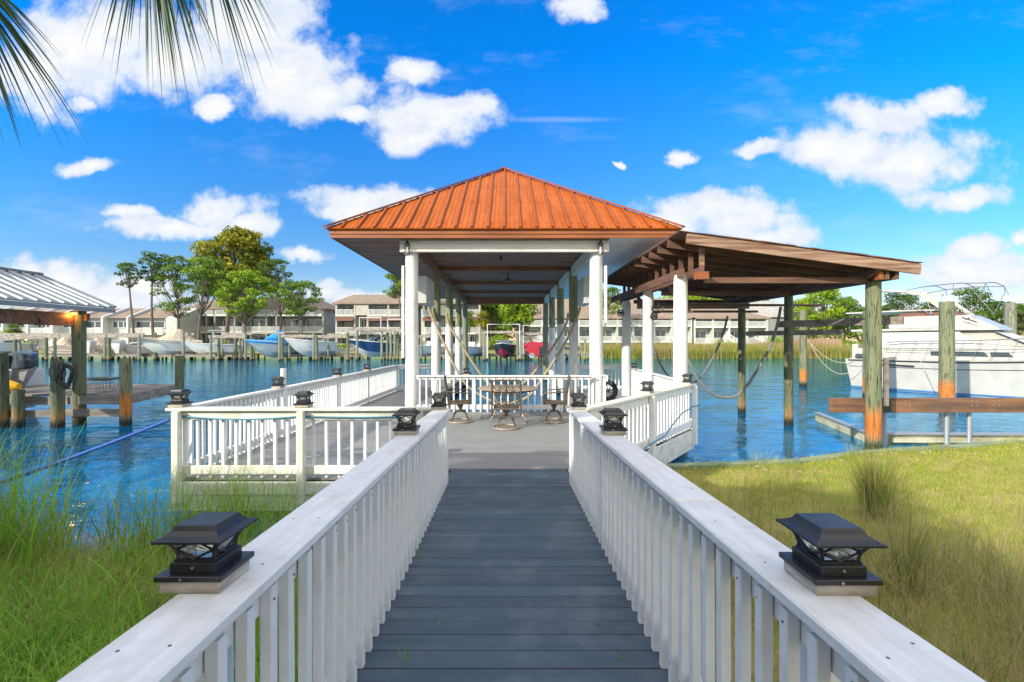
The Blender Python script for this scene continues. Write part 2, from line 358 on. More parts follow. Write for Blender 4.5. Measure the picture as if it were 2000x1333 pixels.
    def build(s, name, m, parent=None, smooth=False, bev=0, label=None):
        me = bpy.data.meshes.new(name)
        if parent is not None: o0 = wloc(parent)
        else:
            a = np.array(s.v); o0 = Vector(((a[:,0].min()+a[:,0].max())/2, (a[:,1].min()+a[:,1].max())/2, a[:,2].min()))
        me.from_pydata([(x-o0.x, y-o0.y, z-o0.z) for x, y, z in s.v], [], s.f)
        bm = bmesh.new(); bm.from_mesh(me)
        bmesh.ops.recalc_face_normals(bm, faces=bm.faces)
        if bev: bmesh.ops.bevel(bm, geom=list(bm.edges), offset=bev, segments=1, affect='EDGES', clamp_overlap=True)
        bm.to_mesh(me); bm.free()
        me.materials.append(M[m])
        if smooth:
            me.polygons.foreach_set('use_smooth', [True]*len(me.polygons))
            try: me.set_sharp_from_angle(angle=R(40))
            except Exception: pass
        o = bpy.data.objects.new(name, me); COL.objects.link(o)
        if parent is not None: o.parent = parent
        else: o.location = o0
        if label: o['label'] = label
        return o
def tag(o, label, cat, group=None):
    o['label'] = label; o['category'] = cat
    if group: o['group'] = group
    return o
def thing(name, label, cat, loc=(0, 0, 0), group=None):
    o = bpy.data.objects.new(name, None); COL.objects.link(o); o.location = loc; o.empty_display_size = .2
    return tag(o, label, cat, group)
def struct(o, kind='structure'): o['kind'] = kind; return o
def dup(root, loc, rotz=0, label=None, scale=None):
    def cp(o, par):
        c = o.copy(); COL.objects.link(c)
        if par is not None: c.parent = par
        for ch in list(o.children): cp(ch, c)
        return c
    r = cp(root, None); r.location = loc; r.rotation_euler = (0, 0, rotz)
    if label: r['label'] = label
    if scale: r.scale = scale
    return r
def npmesh(name, verts, faces_idx, loops_per, m, attrs=None, parent=None, smooth=False):
    me = bpy.data.meshes.new(name)
    o0 = np.array(wloc(parent)) if parent is not None else np.zeros(3)
    me.vertices.add(len(verts)); me.vertices.foreach_set('co', (verts-o0).astype(np.float32).ravel())
    me.loops.add(len(faces_idx)); me.loops.foreach_set('vertex_index', faces_idx.astype(np.int32))
    st = np.concatenate([[0], np.cumsum(loops_per)[:-1]]).astype(np.int32)
    me.polygons.add(len(loops_per)); me.polygons.foreach_set('loop_start', st)
    me.update(calc_edges=True)
    for k, a in (attrs or {}).items():
        at = me.attributes.new(k, 'FLOAT', 'POINT'); at.data.foreach_set('value', a.astype(np.float32))
    if smooth: me.polygons.foreach_set('use_smooth', [True]*len(me.polygons))
    me.materials.append(M[m]); me.validate()
    o = bpy.data.objects.new(name, me); COL.objects.link(o)
    if parent is not None: o.parent = parent
    return o
def blades(name, base, H, Wd, az, bend, tint, dry, m, parent=None, seg=4):
    n = len(base); L = seg+1
    t_ = np.linspace(0, 1, L)[None, :]
    d = np.stack([np.cos(az), np.sin(az), 0*az], 1)[:, None, :]
    sd = np.stack([-np.sin(az+.6*np.sin(7*az)), np.cos(az+.6*np.sin(7*az)), 0*az], 1)[:, None, :]
    out = (bend*H)[:, None]*t_**2.1
    z = H[:, None]*(t_-.35*bend[:, None]*t_**3*np.minimum(1, bend[:, None]))
    c = base[:, None, :]+d*out[..., None]; c[..., 2] += z
    hw = (Wd[:, None]*(1-t_**1.6)*.5+.0004)[..., None]
    v = np.stack([c-sd*hw, c+sd*hw], 2).reshape(n, L*2, 3)
    q_ = []
    for i in range(seg): q_ += [2*i, 2*i+1, 2*i+3, 2*i+2]
    idx = (np.array(q_)[None, :]+(np.arange(n)*L*2)[:, None]).ravel()
    return npmesh(name, v.reshape(-1, 3), idx, np.full(n*seg, 4), m,
                  {'tint': np.repeat(tint, L*2), 'dry': np.repeat(dry, L*2)}, parent)
def leaves(name, cen, size, tint, m, parent=None, asp=.5, flat=.0):
    n = len(cen)
    a = rng.normal(size=(n, 3)); a[:, 2] *= (1-flat); a /= np.linalg.norm(a, axis=1, keepdims=True)
    b = rng.normal(size=(n, 3)); b -= (b*a).sum(1, keepdims=True)*a; b /= np.linalg.norm(b, axis=1, keepdims=True)
    s_ = size[:, None]*.5
    v = np.stack([cen-a*s_, cen-b*s_*asp, cen+a*s_, cen+b*s_*asp], 1)
    return npmesh(name, v.reshape(-1, 3), np.arange(n*4), np.full(n, 4), m, {'tint': np.repeat(tint, 4)}, parent)
# ================================================================== SETTING: water and ground
DZ = .5                                   # deck height above the water
def rz(y): return DZ+max(0, 6.41-y)*.0354  # ramp surface
wt = MB().add([(-900,-40,0),(900,-40,0),(900,900,0),(-900,900,0)], [(0,1,2,3)]).build('water', 'water'); struct(wt)
WALL = [(.6, 6.86), (2.55, 7.06), (4.7, 7.36), (6.12, 7.9), (9.48, 8.69), (16, 9.6), (40, 12)]
def wall_y(x):
    for (a, b), (c, d) in zip(WALL, WALL[1:]):
        if x <= c: return b+(d-b)*(x-a)/(c-a)
    return WALL[-1][1]
def gz(x, y):
    if x > 1.0: return .33+max(0, 6.5-y)*.035+.03*math.sin(x*1.7)*math.sin(y*1.3)
    s = 4.55+.25*math.sin(x*1.3)+.12*math.sin(x*3.1+1)
    if x < -6: s -= (-6-x)*.10
    s = s+max(0, (x+1.2))*.9 if x > -1.2 else s
    return min(.42+max(0, 3-y)*.02, (s-y)*.19)+.02*math.sin(x*2.3+y*3)
def gridmesh(name, xs, ys, zf, m):
    v = [(x, y, zf(x, y)) for y in ys for x in xs]; n = len(xs)
    f = [(j*n+i, j*n+i+1, (j+1)*n+i+1, (j+1)*n+i) for j in range(len(ys)-1) for i in range(n-1)]
    b = MB(); b.v = v; b.f = f; return b.build(name, m, smooth=True)
xs = list(np.linspace(1.0, 12, 45))+list(np.linspace(13, 40, 12))
b = MB(); n = len(xs); T = list(np.linspace(0, 1, 40))
for tt in T:
    for x in xs:
        y1 = wall_y(x)-.02; y = -22+(y1+22)*(1-(1-tt)**1.6); b.v.append((x, y, gz(x, y)))
for j in range(len(T)-1):
    for i in range(n-1): b.f.append((j*n+i, j*n+i+1, (j+1)*n+i+1, (j+1)*n+i))
struct(b.build('lawn', 'soil_lawn', smooth=True))
struct(gridmesh('shore_ground', list(np.linspace(-40, -9, 16))+list(np.linspace(-8.5, 1.0, 40)), list(np.linspace(-22, 0, 20))+list(np.linspace(.3, 7.6, 34)), gz, 'soil_shore'))
# far shore
def bank(x): return 63+.8*math.sin(x*.2) if x < 11 else 60.5+.9*math.sin(x*.21)
def bz(x, y): return -.6+min(1.35, (y-bank(x)+1.2)*.55)+max(0, y-80)*.004
struct(gridmesh('far_bank_ground', list(np.linspace(-420, -90, 12))+list(np.linspace(-85, 110, 66))+list(np.linspace(130, 500, 12)), [56, 57, 58, 59, 60, 61, 62, 63, 64, 68, 75, 90, 150, 400, 900], bz, 'soil_bank'))
# ------------------------------------------------------------------ seawall
sw = thing('seawall', 'low green-stained timber seawall between the lawn and the water', 'seawall', (4, 7.3, 0))
b = MB(); c = MB(); pst = MB()
for (a, d) in zip(WALL, WALL[1:]):
    p, q = Vector((*a, 0)), Vector((*d, 0)); L_ = (q-p).length; k = max(1, int(L_/.25)); dd = (q-p)/k; nn = Vector((-dd.y, dd.x, 0)).normalized()
    for i in range(k):
        h_ = .30+rnd.uniform(-.02, .02); s0 = p+dd*i
        b.beam(s0+Vector((0, 0, -.1))+nn*.03, s0+Vector((0, 0, h_))+nn*.03, .055, dd.length*.95, up=nn.cross(Vector((0,0,1))))
    c.beam(p+Vector((0, 0, .345)), q+Vector((0, 0, .345)), .15, .07)
b.build('boards', 'seawall_green', sw); c.build('cap', 'seawall_green', sw, bev=.006)

# ================================================================== RAMP AND DECK
rp = thing('boardwalk_ramp', 'dark blue-grey plank ramp leading down between the white railings', 'boardwalk', (0, 3, .5))
b = MB(); y = -1.9; RC = .03
while y < 6.40:
    y2 = min(y+.14, 6.41); j = rnd.uniform(-.0015, .0015)
    b.add([(RC-.80, y+.003, rz(y)-.035+j), (RC+.80, y+.003, rz(y)-.035+j), (RC+.80, y2-.003, rz(y2)-.035+j), (RC-.80, y2-.003, rz(y2)-.035+j),
           (RC-.80, y+.003, rz(y)+j), (RC+.80, y+.003, rz(y)+j), (RC+.80, y2-.003, rz(y2)+j), (RC-.80, y2-.003, rz(y2)+j)],
          [(0,3,2,1),(4,5,6,7),(0,1,5,4),(1,2,6,5),(2,3,7,6),(3,0,4,7)]); y += .14
b.build('planks', 'ramp_blue', rp, bev=.002)
b = MB(); y = -1.83
while y < 6.3:
    for x in (-.64, -.02, .62):
        for dy in (-.035, .035):
            if rnd.random() < .93: c = Vector((RC+x+rnd.uniform(-.012, .012), y+dy, rz(y+dy)-.0004)); b.tube([c, c+Vector((0, 0, .0012))], .0042, 6)
    y += .14
o = b.build('screws', 'ramp_screw', rp); o['kind'] = 'stuff'
b = MB()
for x in (-.83, .89): b.beam((x, -1.9, rz(-1.9)-.13), (x, 6.41, rz(6.41)-.13), .05, .24)
b.build('side_board', 'white_paint', rp)
b = MB()
for x in (-.6, .0, .6): b.beam((x, -1.9, rz(-1.9)-.14), (x, 6.41, rz(6.41)-.14), .05, .2)
b.build('joist', 'grey_wood', rp)

dk = thing('boardwalk_deck', 'light grey painted dock deck wrapping round the boat slip', 'deck', (0, 9, DZ))
def right_x(y):
    if y < 9.4: return 1.0+(y-6.0)*2.8/3.4
    return 3.8+(y-9.4)*.055
b = MB(); b2 = MB(); y = 6.0; wdt = .142
while y < 27.6:
    y1 = y+wdt-.006; lx = -4.32+(y-6)*.028; j = rnd.uniform(-.001, .001); z1 = DZ+j
    segs = []
    if y < 6.41: segs = [(lx, -.80)]+([(.88, right_x(y))] if right_x(y) > .95 else [])
    elif y < 11.62: segs = [(lx, right_x(y))]
    else:
        segs = [(lx, -2.15)]
        if y < 17.6: segs.append((2.12, right_x(y)))
    for (xa, xb) in segs:
        xx = xa
        while xx < xb-.01:
            xe = min(xb, xx+rnd.uniform(2.4, 4.2))
            if xb-xe < .7: xe = xb
            (b2 if (xa > 2 and y > 11.6) else b).box(xx, xe-.003, y, y1, DZ-.035, z1); xx = xe
    y += wdt
b.build('planks', 'deck_grey', dk, bev=.0015); M['deck_dark'] = M['ramp_blue']; b2.build('planks', 'deck_grey', dk)
# white skirt boards
b = MB()
b.box(-4.36, -.83, 5.94, 5.975, .08, .46).box(-4.40, -4.365, 5.94, 16.6, .08, .46)
b.box(-4.36, -.83, 5.915, 5.935, .30, .455)
b.build('skirt_board', 'white_aged', dk, bev=.004)
b = MB()
b.beam((1.02, 5.93, .33), (3.86, 9.40, .33), .05, .28); b.beam((3.86, 9.40, .33), (4.3, 17.6, .33), .05, .28)
b.beam((1.10, 6.00, .14), (3.86, 9.42, .14), .05, .09)
b.build('skirt_board', 'white_aged', dk, bev=.004)
b = MB().box(-2.2, 2.2, 11.62, 11.66, .1, .46).box(-2.16, -2.12, 11.66, 27.6, .1, .46).box(2.1, 2.14, 11.66, 17.6, .1, .46)
b.build('slip_edge_board', 'grey_wood', dk)
b = MB()
for yy in range(7, 28, 2):
    for x in (-4.1, -2.4)+((-.6, 1.4) if yy < 11 else ())+((2.5, 3.7) if 9 < yy < 18 else ()):
        if yy < 9 and x > 0 and x > right_x(yy)-.3: continue
        b.tube([(x, yy, -.8), (x, yy, .45)], .13, 10)
b.build('support_piling', 'piling_plain', dk)
b = MB()
for x in (-3.6, -2.8, -1.8, -.9, 0, .7): b.box(x, x+.05, 6.05, 11.6, .22, .46)
b.build('joist', 'grey_wood', dk)

# ------------------------------------------------------------------ railings
BAL = MB().box(-.019, .019, -.019, .019, .03, .89).build('baluster', 'white_paint', bev=.003)
BALH = BAL.data; bpy.data.objects.remove(BAL)
def railing(label, A, B, posts, inner=1, H=.93, sp=.125, capw=.2, m='white_paint', cm='white_cap', capext=(0, 0), low=.10, hi=.12, screws=False, group='white picket railings'):
    A, B = Vector(A), Vector(B); d = B-A; L_ = math.hypot(d.x, d.y); dh = Vector((d.x, d.y, 0))/L_; s = Vector((d.x, d.y, d.z))/L_
    n = Vector((-dh.y, dh.x, 0))*inner; ang = math.atan2(dh.y, dh.x); up = Vector((0, 0, 1))
    root = thing('railing', label, 'railing', A, group)
    a0 = A-s*capext[0]; b0 = B+s*capext[1]
    nb = max(1, int(L_/2.6)) if L_ > 6 else 1; o_ = up*(H-.019)-n*(capw/2-.045); da = b0-a0
    for i in range(nb):
        MB().beam(a0+da*(i/nb)+o_+s*.0015, a0+da*((i+1)/nb)+o_-s*.0015+up*rnd.uniform(-.001, .001), capw, .038, up=up).build('cap', cm, root, bev=.006)
    if screws:
        b = MB(); k = int(L_/.4)
        for i in range(k):
            for q_ in (-.035, -.13):
                c = A+s*(i*.4+.2+rnd.uniform(-.03, .03))+up*(H-.0012)+n*(q_+.02+rnd.uniform(-.008, .008)); b.tube([c, c+up*.0016], .0042, 6)
        for i in range(int(L_/sp)):
            c = A+s*((i+.5)*L_/int(L_/sp)+rnd.uniform(-.004, .004))+n*.0185
            for zz in (H-.10+rnd.uniform(-.01, .01), .10+rnd.uniform(-.01, .01)): b.tube([c+up*zz, c+up*zz+n*.0025], .0038, 6)
        o = b.build('screws', 'steel_dull', root); o['kind'] = 'stuff'
    MB().beam(A+up*(H-.038-hi/2)-n*.04, B+up*(H-.038-hi/2)-n*.04, .036, hi).build('top_rail', m, root, bev=.003)
    MB().beam(A+up*(.06+low/2)-n*.04, B+up*(.06+low/2)-n*.04, .036, low).build('bottom_rail', m, root, bev=.003)
    for t_ in posts:
        c = A+s*t_-n*.105
        MB().beam(c-up*.30, c+up*(H-.04), .09, .09, up=dh).build('post', m, root, bev=.006)
    k = int(L_/sp); k = min(k, 100)
    for i in range(k):
        t_ = (i+.5)*L_/k+rnd.uniform(-.004, .004)
        o = bpy.data.objects.new('baluster', BALH); COL.objects.link(o); o.parent = root
        o.location = s*t_; o.rotation_euler = (rnd.uniform(-.006, .006), rnd.uniform(-.006, .006), ang); o.scale = (1, 1, (H-.04)/.89)
    return root
RL = -.772+RC-.0; RR = .772+RC
railing('long white railing along the left side of the plank ramp', (RL, -1.6, rz(-1.6)), (RL, 5.72, rz(5.72)), (.5, 2.9, 5.35, 7.22), inner=-1, sp=.128, screws=True)
railing('long white railing along the right side of the plank ramp', (RR, -1.6, rz(-1.6)), (RR, 5.72, rz(5.72)), (.5, 2.9, 5.35, 7.22), inner=1, sp=.128, screws=True)
railing('white railing facing the grass left of the ramp, with a blue cord under its cap', (-4.32, 6.0, DZ), (-.93, 6.0, DZ), (.05, 1.66, 3.2), inner=1, sp=.165, cm='white_aged', m='white_aged', capw=.16, capext=(.1, .04), low=.11)
railing('longest white railing on the water side of the left walkway', (-4.27, 6.12, DZ), (-3.98, 16.6, DZ), (.1, 2.2, 5.0, 7.2, 10.3), inner=-1, sp=.118, capw=.15, capext=(.1, 0))
railing('white railing at the far end of the left walkway, behind the left pavilion post', (-3.98, 16.6, DZ), (-2.9, 17.2, DZ), (.6,), inner=1, sp=.12, capw=.14)
railing('white railing behind the patio chairs, between the two front pavilion posts', (-2.28, 11.55, DZ), (2.18, 11.55, DZ), (1.45, 3.45), inner=-1, sp=.17, capw=.12, low=.12, hi=.07)
railing('angled white railing right of the ramp with weathered cap, running to the shed post', (1.03, 6.0, DZ), (3.78, 9.36, DZ), (2.05, 4.3), inner=1, sp=.148, capw=.16, cm='white_aged', m='white_paint', capext=(.1, .06), hi=.14, low=.12)
railing('white railing on the water side of the right walkway, below the brown shed roof', (3.86, 9.6, DZ), (4.22, 16.6, DZ), (2.6, 5.1), inner=1, sp=.12, capw=.12)
railing('short white railing closing the far end of the right walkway', (2.3, 16.7, DZ), (4.2, 16.7, DZ), (.05,), inner=1, sp=.13, capw=.12)
railing('short white railing stub right of the right front pavilion post', (2.52, 11.55, DZ), (2.52, 13.4, DZ), (1.8,), inner=1, sp=.13, capw=.1)
# ------------------------------------------------------------------ solar post lamps
LG = 'black solar lamps on the railing caps'
lp = thing('post_lamp', 'largest black solar lamp, nearest the camera on the left ramp railing', 'lamp', (0, 0, 0), LG)
MB().box(-.088, .088, -.08, .08, .0, .04).build('wood_block', 'block_wood', lp, bev=.003)
MB().box(-.098, .098, -.09, .09, .04, .058).build('base_plate', 'black_metal', lp, bev=.002)
MB().lathe([(.068, .058), (.068, .088), (.064, .092)], n=4, sq=True).build('base_step', 'black_metal', lp, bev=.0015)
b = MB()
b.lathe([(.060, .092), (.060, .099)], n=4, sq=True)
for sx_, sy_ in ((-1,-1),(1,-1),(1,1),(-1,1)):
    pts = [(sx_*(.053+.024*k_**2.2), sy_*(.053+.024*k_**2.2), .097+.068*k_) for k_ in (0, .25, .5, .75, 1)]
    b.tube(pts, .0065, 4)
for k_ in range(4):
    c_, s_ = math.cos(k_*math.pi/2), math.sin(k_*math.pi/2)
    def rot(x, y, z): return (x*c_-y*s_, x*s_+y*c_, z)
    for pts in ([(-.056,-.056,.128),(0,-.066,.163)], [(0,-.066,.163),(.056,-.056,.128)], [(-.055,-.055,.128),(0,-.055,.101)], [(0,-.055,.101),(.055,-.055,.128)], [(-.056,-.056,.122),(-.0,-.060,.100)]):
        b.tube([rot(*p) for p in pts], .0035, 5)
b.build('cage', 'black_metal', lp)
MB().lathe([(.048, .1), (.054, .13), (.066, .163)], n=4, sq=True).build('lens', 'lamp_glass', lp)
MB().lathe([(.100, .163), (.101, .171), (.094, .174), (.080, .181), (.068, .192), (.062, .204), (.060, .208)], n=4, sq=True).build('roof', 'black_metal', lp, bev=.0008)
b = MB()
b.tube([(-.02, -.0915, .049), (-.02, -.0895, .049)], .0045, 8).tube([(0, -.0695, .075), (0, -.067, .075)], .0045, 8)
b.build('screw', 'steel', lp)
def capz(y): return rz(y)+.93
def lampat(x, y, z, label, rot=0, sc=1):
    return dup(lp, (x, y, z), rot, label, (sc, sc, sc))
lp.location = (-.862, 1.31, capz(1.31)); lp.scale = (.93, .93, .85)
lp.rotation_euler = (R(-2), 0, 0)
lampat(.918, 1.30, capz(1.30), 'largest black solar lamp, nearest the camera on the right ramp railing', sc=.93).scale.z = .85
lampat(-.835, 3.82, capz(3.8), 'black solar lamp in the middle of the left ramp railing')
lampat(.895, 3.82, capz(3.8), 'black solar lamp in the middle of the right ramp railing')
lampat(-.83, 5.62, capz(5.6), 'black solar lamp on the far end of the left ramp railing', sc=.95)
lampat(.89, 5.62, capz(5.6), 'black solar lamp on the far end of the right ramp railing', sc=.95)
CZ2 = DZ+.93
lampat(-4.32, 6.02, CZ2, 'blue-tinged solar lamp on the corner post of the left deck railing', sc=1.1)
lampat(-2.66, 5.98, CZ2, 'black solar lamp on the middle post of the railing with the blue cord')
lampat(-4.24, 8.45, CZ2, 'black solar lamp beside the white pipe on the longest railing')
lampat(-4.16, 11.2, CZ2, 'second solar lamp beyond the white pipe on the longest railing')
lampat(-4.10, 13.4, CZ2, 'farthest visible solar lamp on the longest railing, before the pavilion post')
lampat(2.36, 7.62, CZ2, 'brown-tinged solar lamp on the middle post of the angled right railing', R(50), .95)
lampat(3.66, 9.2, CZ2, 'brown-tinged solar lamp at the far end of the angled right railing, against the shed post', R(50))
lampat(-1.02, 5.55+6.1, CZ2-.0, 'small dark solar lamp on the railing behind the left patio chair', 0, .9)
lampat(3.98, 14.2, CZ2, 'small dark solar lamp on the railing of the right walkway, far end', 0, .9)
# pvc pipe, blue cords and ropes
tag(MB().tube([(X(553.5, 8.6), 8.6, .3), (X(553.5, 8.6), 8.6, Z(720, 8.6))], .052, 14).build('pvc_pipe', 'pvc', smooth=True), 'upright white plastic pipe fixed to the long left railing', 'pipe')
def sag(p, q, s, n=14): p, q = Vector(p), Vector(q); return [p.lerp(q, i/n)-Vector((0, 0, 4*s*(i/n)*(1-i/n))) for i in range(n+1)]
tag(MB().tube(sag((-4.40, 5.93, 1.27), (-7.6, 4.4, .15), .10)+sag((-7.6, 4.4, .15), (-9.5, 3.2, .1), .0, 4)[1:], .022, 8).build('mooring_rope', 'rope_blue', smooth=True), 'thick blue rope slanting from the deck corner post over the water', 'rope')
pts = sag((-4.38, 5.925, 1.34), (-2.70, 5.925, 1.32), .05)+sag((-2.70, 5.925, 1.32), (-1.0, 5.925, 1.33), .02)[1:]
tag(MB().tube(pts, .011, 6).build('cord', 'cord_blue', smooth=True), 'thin blue cord strung under the cap of the left deck railing', 'cord')
A_, B_ = Vector((1.03, 6.0, 0)), Vector((3.86, 9.46, 0)); nn = Vector((.77, -.63, 0))*.16
pts = [A_.lerp(B_, t_)+nn+Vector((0, 0, z_)) for t_, z_ in ((.12, .42), (.22, .50), (.36, .62), (.5, .66), (.56, .67), (.62, .78), (.75, .95), (.9, 1.0), (1.0, .98))]
tag(MB().tube(pts, .012, 6).build('cord', 'cord_blue', smooth=True), 'blue-grey hose looped along the outside of the angled right railing', 'hose')

# ================================================================== PAVILION
PV = thing('pavilion', 'open dock pavilion with an orange standing-seam metal hip roof', 'pavilion', (0, 19, DZ))
ZE = 4.875; XL, XR, YF, YB = X(643, 11.25), X(1326, 11.25), 11.25, 27.6
XC = X(985, 16); YA, ZA = 15.9, Z(331, 15.9); YA2 = YB-(YA-YF)
ez = ZE+.20
def slab(b, pts, th=.03):
    pts = [Vector(p) for p in pts]; n_ = (pts[1]-pts[0]).cross(pts[2]-pts[0]).normalized()*th
    k = len(pts); b.add([*pts, *[p-n_ for p in pts]], [tuple(range(k)), tuple(range(2*k-1, k-1, -1))]+[(i, i+k, (i+1) % k+k, (i+1) % k) for i in range(k)])
ov = .07
E1, E2, E3, E4 = (XL-ov, YF-ov, ez), (XR+ov, YF-ov, ez), (XR+ov, YB+ov, ez), (XL-ov, YB+ov, ez)
A1, A2 = (XC, YA, ZA), (XC, YA2, ZA)
rf = MB()
for pl in ([E1, E2, A1], [E2, E3, A2, A1], [E3, E4, A2], [E4, E1, A1, A2]): slab(rf, pl)
rf.build('roof', 'roof_orange', PV)
rb = MB()
def rib(p, q, wd=.055, ht=.05):
    p, q = Vector(p), Vector(q)
    rb.beam(p, q, wd, ht, up=(0, 0, 1), off=ht/2)
nr = 22
rs = MB()
for i in range(nr*2):
    x = E1[0]+(E2[0]-E1[0])*(i+.5)/(nr*2); f_ = (x-E1[0])/(XC-E1[0]) if x < XC else (E2[0]-x)/(E2[0]-XC)
    for k_ in (.06, .35, .62, .9):
        if k_ < f_: c = Vector((x, E1[1]+(YA-E1[1])*k_, ez+(ZA-ez)*k_)); rs.tube([c, c+Vector((0, -.008, .012))], .014, 6)
rs.build('roof_screws', 'roof_rib', PV)
for i in range(1, nr):
    x = E1[0]+(E2[0]-E1[0])*i/nr
    f_ = ((x-E1[0])/(XC-E1[0]) if x < XC else (E2[0]-x)/(E2[0]-XC))-.02
    rib((x, E1[1], ez), (x, E1[1]+(YA-E1[1])*f_, ez+(ZA-ez)*f_))
y = YF+.4
while y < YB:
    f_ = min(1, (y-E1[1])/(YA-E1[1]), (E3[1]-y)/(E3[1]-YA2))-.02
    for ex, in ((E1[0],), (E2[0],)): rib((ex, y, ez), (ex+(XC-ex)*f_, y, ez+(ZA-ez)*f_))
    y += .42
rb.build('roof_rib', 'roof_rib', PV)
# fine ribs between the seams
rb = MB()
for i in range(nr):
    for k_ in (.33, .66):
        x = E1[0]+(E2[0]-E1[0])*(i+k_)/nr
        f_ = (x-E1[0])/(XC-E1[0]) if x < XC else (E2[0]-x)/(E2[0]-XC)
        rib((x, E1[1], ez), (x, E1[1]+(YA-E1[1])*f_, ez+(ZA-ez)*f_), .03, .010)
rb.build('roof_crease', 'roof_orange', PV)
rb = MB()
for a_, c_ in ((E1, A1), (E2, A1), (E3, A2), (E4, A2), (A1, A2)): rib(Vector(a_)+Vector((0, 0, .02)), Vector(c_)+Vector((0, 0, .02)), .20, .045)
rb.build('ridge_cap', 'roof_rib', PV)
fb = MB()
for o_, z0, z1 in ((0, ZE+.075, ez-.0), (.022, ZE-.02, ZE+.07)):
    x0, x1, y0, y1 = XL+o_, XR-o_, YF+o_, YB-o_
    fb.box(x0, x1, y0, y0+.035, z0, z1).box(x0, x1, y1-.035, y1, z0, z1).box(x0, x0+.035, y0+.036, y1-.036, z0, z1).box(x1-.035, x1, y0+.036, y1-.036, z0, z1)
fb.build('fascia', 'fascia_orange', PV)
def boards(b, x0, x1, y0, y1, z, wd=.3):
    y = y0
    while y < y1: b.box(x0, x1, y, min(y+wd-.006, y1), z, z+.02); y += wd
b = MB(); boards(b, XL+.06, -2.72, YF+.06, YB-.06, ZE); b.build('left_soffit', 'ceiling_brown', PV)
b = MB(); boards(b, -2.715, 2.60, YF+.06, YB-.06, ZE); b.build('ceiling', 'ceiling_brown', PV)
MB().box(2.605, XR-.06, YF+.06, YB-.06, ZE, ZE+.02).build('right_soffit', 'soffit_white', PV)
b = MB().box(X(780, 11.6), X(1190, 11.6), 11.62, 11.70, Z(493, 11.65), ZE-.003)
b.build('front_beam', 'soffit_white', PV, bev=.008)
MB().box(X(783, 11.6), X(1187, 11.6), 11.585, 11.617, Z(493, 11.65)-.0, Z(486, 11.65)).build('beam_trim', 'white_aged', PV, bev=.005)
for x, mt in ((-2.46, 'ceiling_brown'), (2.36, 'white_aged')):
    MB().box(x-.11, x+.11, 11.75, YB-.3, 4.55, ZE-.004).build('side_beam', mt, PV)
MB().box(-2.6, 2.5, YB-.55, YB-.45, 4.5, ZE-.004).build('back_beam', 'ceiling_brown', PV)
for yy in (15.9, 19.7, 23.4): MB().box(-2.35, 2.25, yy-.06, yy+.06, 4.74, ZE-.004).build('cross_beam', 'ceiling_brown', PV)
for x, k_ in ((-2.46, 0), (2.34, 1)):
    MB().tube([(x+(.0), 11.86, .0), (x+.01, 11.86, 1.4), (x-.01, 11.86, 3.2), (x, 11.86, 4.62)], [.19, .18, .17, .165], 20).build('post', 'white_post', PV, smooth=True)
    for yy in (15.9, 19.7, 23.4, 27.0):
        r_ = .165
        MB().tube([(x, yy, -.6), (x+rnd.uniform(-.02, .02), yy, 2), (x, yy, 4.75)], [r_*1.05, r_, r_*.92], 16).build('post', 'piling_half' if yy < 26 else 'piling_plain', PV, smooth=True)
# white side panels (box hung between the first two posts of each row)
MB().box(-2.52, -2.28, 13.0, 14.4, Z(595, 13.4), Z(543, 13.4)).build('side_panel', 'vinyl_grey', PV, bev=.01)
MB().box(2.22, 2.46, 13.0, 14.2, Z(595, 13.4), Z(543, 13.4)).build('side_panel', 'vinyl_grey', PV, bev=.01)
# gutters/downpipe casing beside front posts
MB().box(-2.70, -2.64, 11.72, 11.80, Z(700, 11.8), Z(520, 11.8)).build('downpipe', 'soffit_white', PV, bev=.01)
MB().box(2.53, 2.60, 11.72, 11.80, Z(632, 11.8), Z(520, 11.8)).build('downpipe', 'soffit_white', PV, bev=.01)
# wall lanterns on the front posts
def lantern(x, label):
    r_ = thing('lantern', label, 'lantern', (x, 11.5, Z(496, 11.5)), 'bronze lanterns on the pavilion beam')
    c = wloc(r_)
    b = MB().lathe([(.075, .21), (.085, .22), (.05, .28), (.015, .34)], c, 6); b.build('hood', 'cast_bronze', r_)
    MB().lathe([(.075, -.02), (.07, .01), (.02, -.06)][:2], c, 6).build('tray', 'cast_bronze', r_)
    b = MB()
    for k in range(6):
        th = 2*math.pi*(k+.5)/6; b.tube([c+Vector((.066*math.cos(th), .066*math.sin(th), .0)), c+Vector((.066*math.cos(th), .066*math.sin(th), .215))], .006, 4)
    b.tube([c+Vector((0, .09, .1)), c+Vector((0, .0, .3))], .012, 6); b.build('cage', 'cast_bronze', r_)
    MB().lathe([(.02, .0), (.028, .1), (.018, .17)], c, 8).build('bulb', 'frost', r_, smooth=True)
lantern(X(795.5, 11.5), 'bronze lantern at the left end of the white pavilion beam')
lantern(X(1173, 11.5), 'bronze lantern at the right end of the white pavilion beam')
# ceiling fan near the back of the pavilion
cf = thing('ceiling_fan', 'brown ceiling fan under the pavilion ceiling', 'fan', (0, 17.2, 4.55))
c = Vector((0.05, 17.2, 4.62))
MB().tube([c, c+Vector((0, 0, .3))], .02, 8).build('rod', 'cast_bronze', cf)
MB().lathe([(.05, -.06), (.12, -.03), (.12, .04), (.05, .06)], c, 14).build('motor', 'cast_bronze', cf, smooth=True)
for k in range(5):
    th = k*2*math.pi/5+.4; d_ = Vector((math.cos(th), math.sin(th), 0))
    MB().beam(c+d_*.14, c+d_*.72, .13, .012).build('blade', 'ceiling_brown', cf)
pl_ = thing('pendant_light', 'tiny dark pendant hanging from the pavilion ceiling near its front', 'light', (X(978, 13), 13, 4.6))
c = wloc(pl_); MB().tube([c+Vector((0, 0, .1)), c+Vector((0, 0, .33))], .006, 5).build('cord', 'black_metal', pl_)
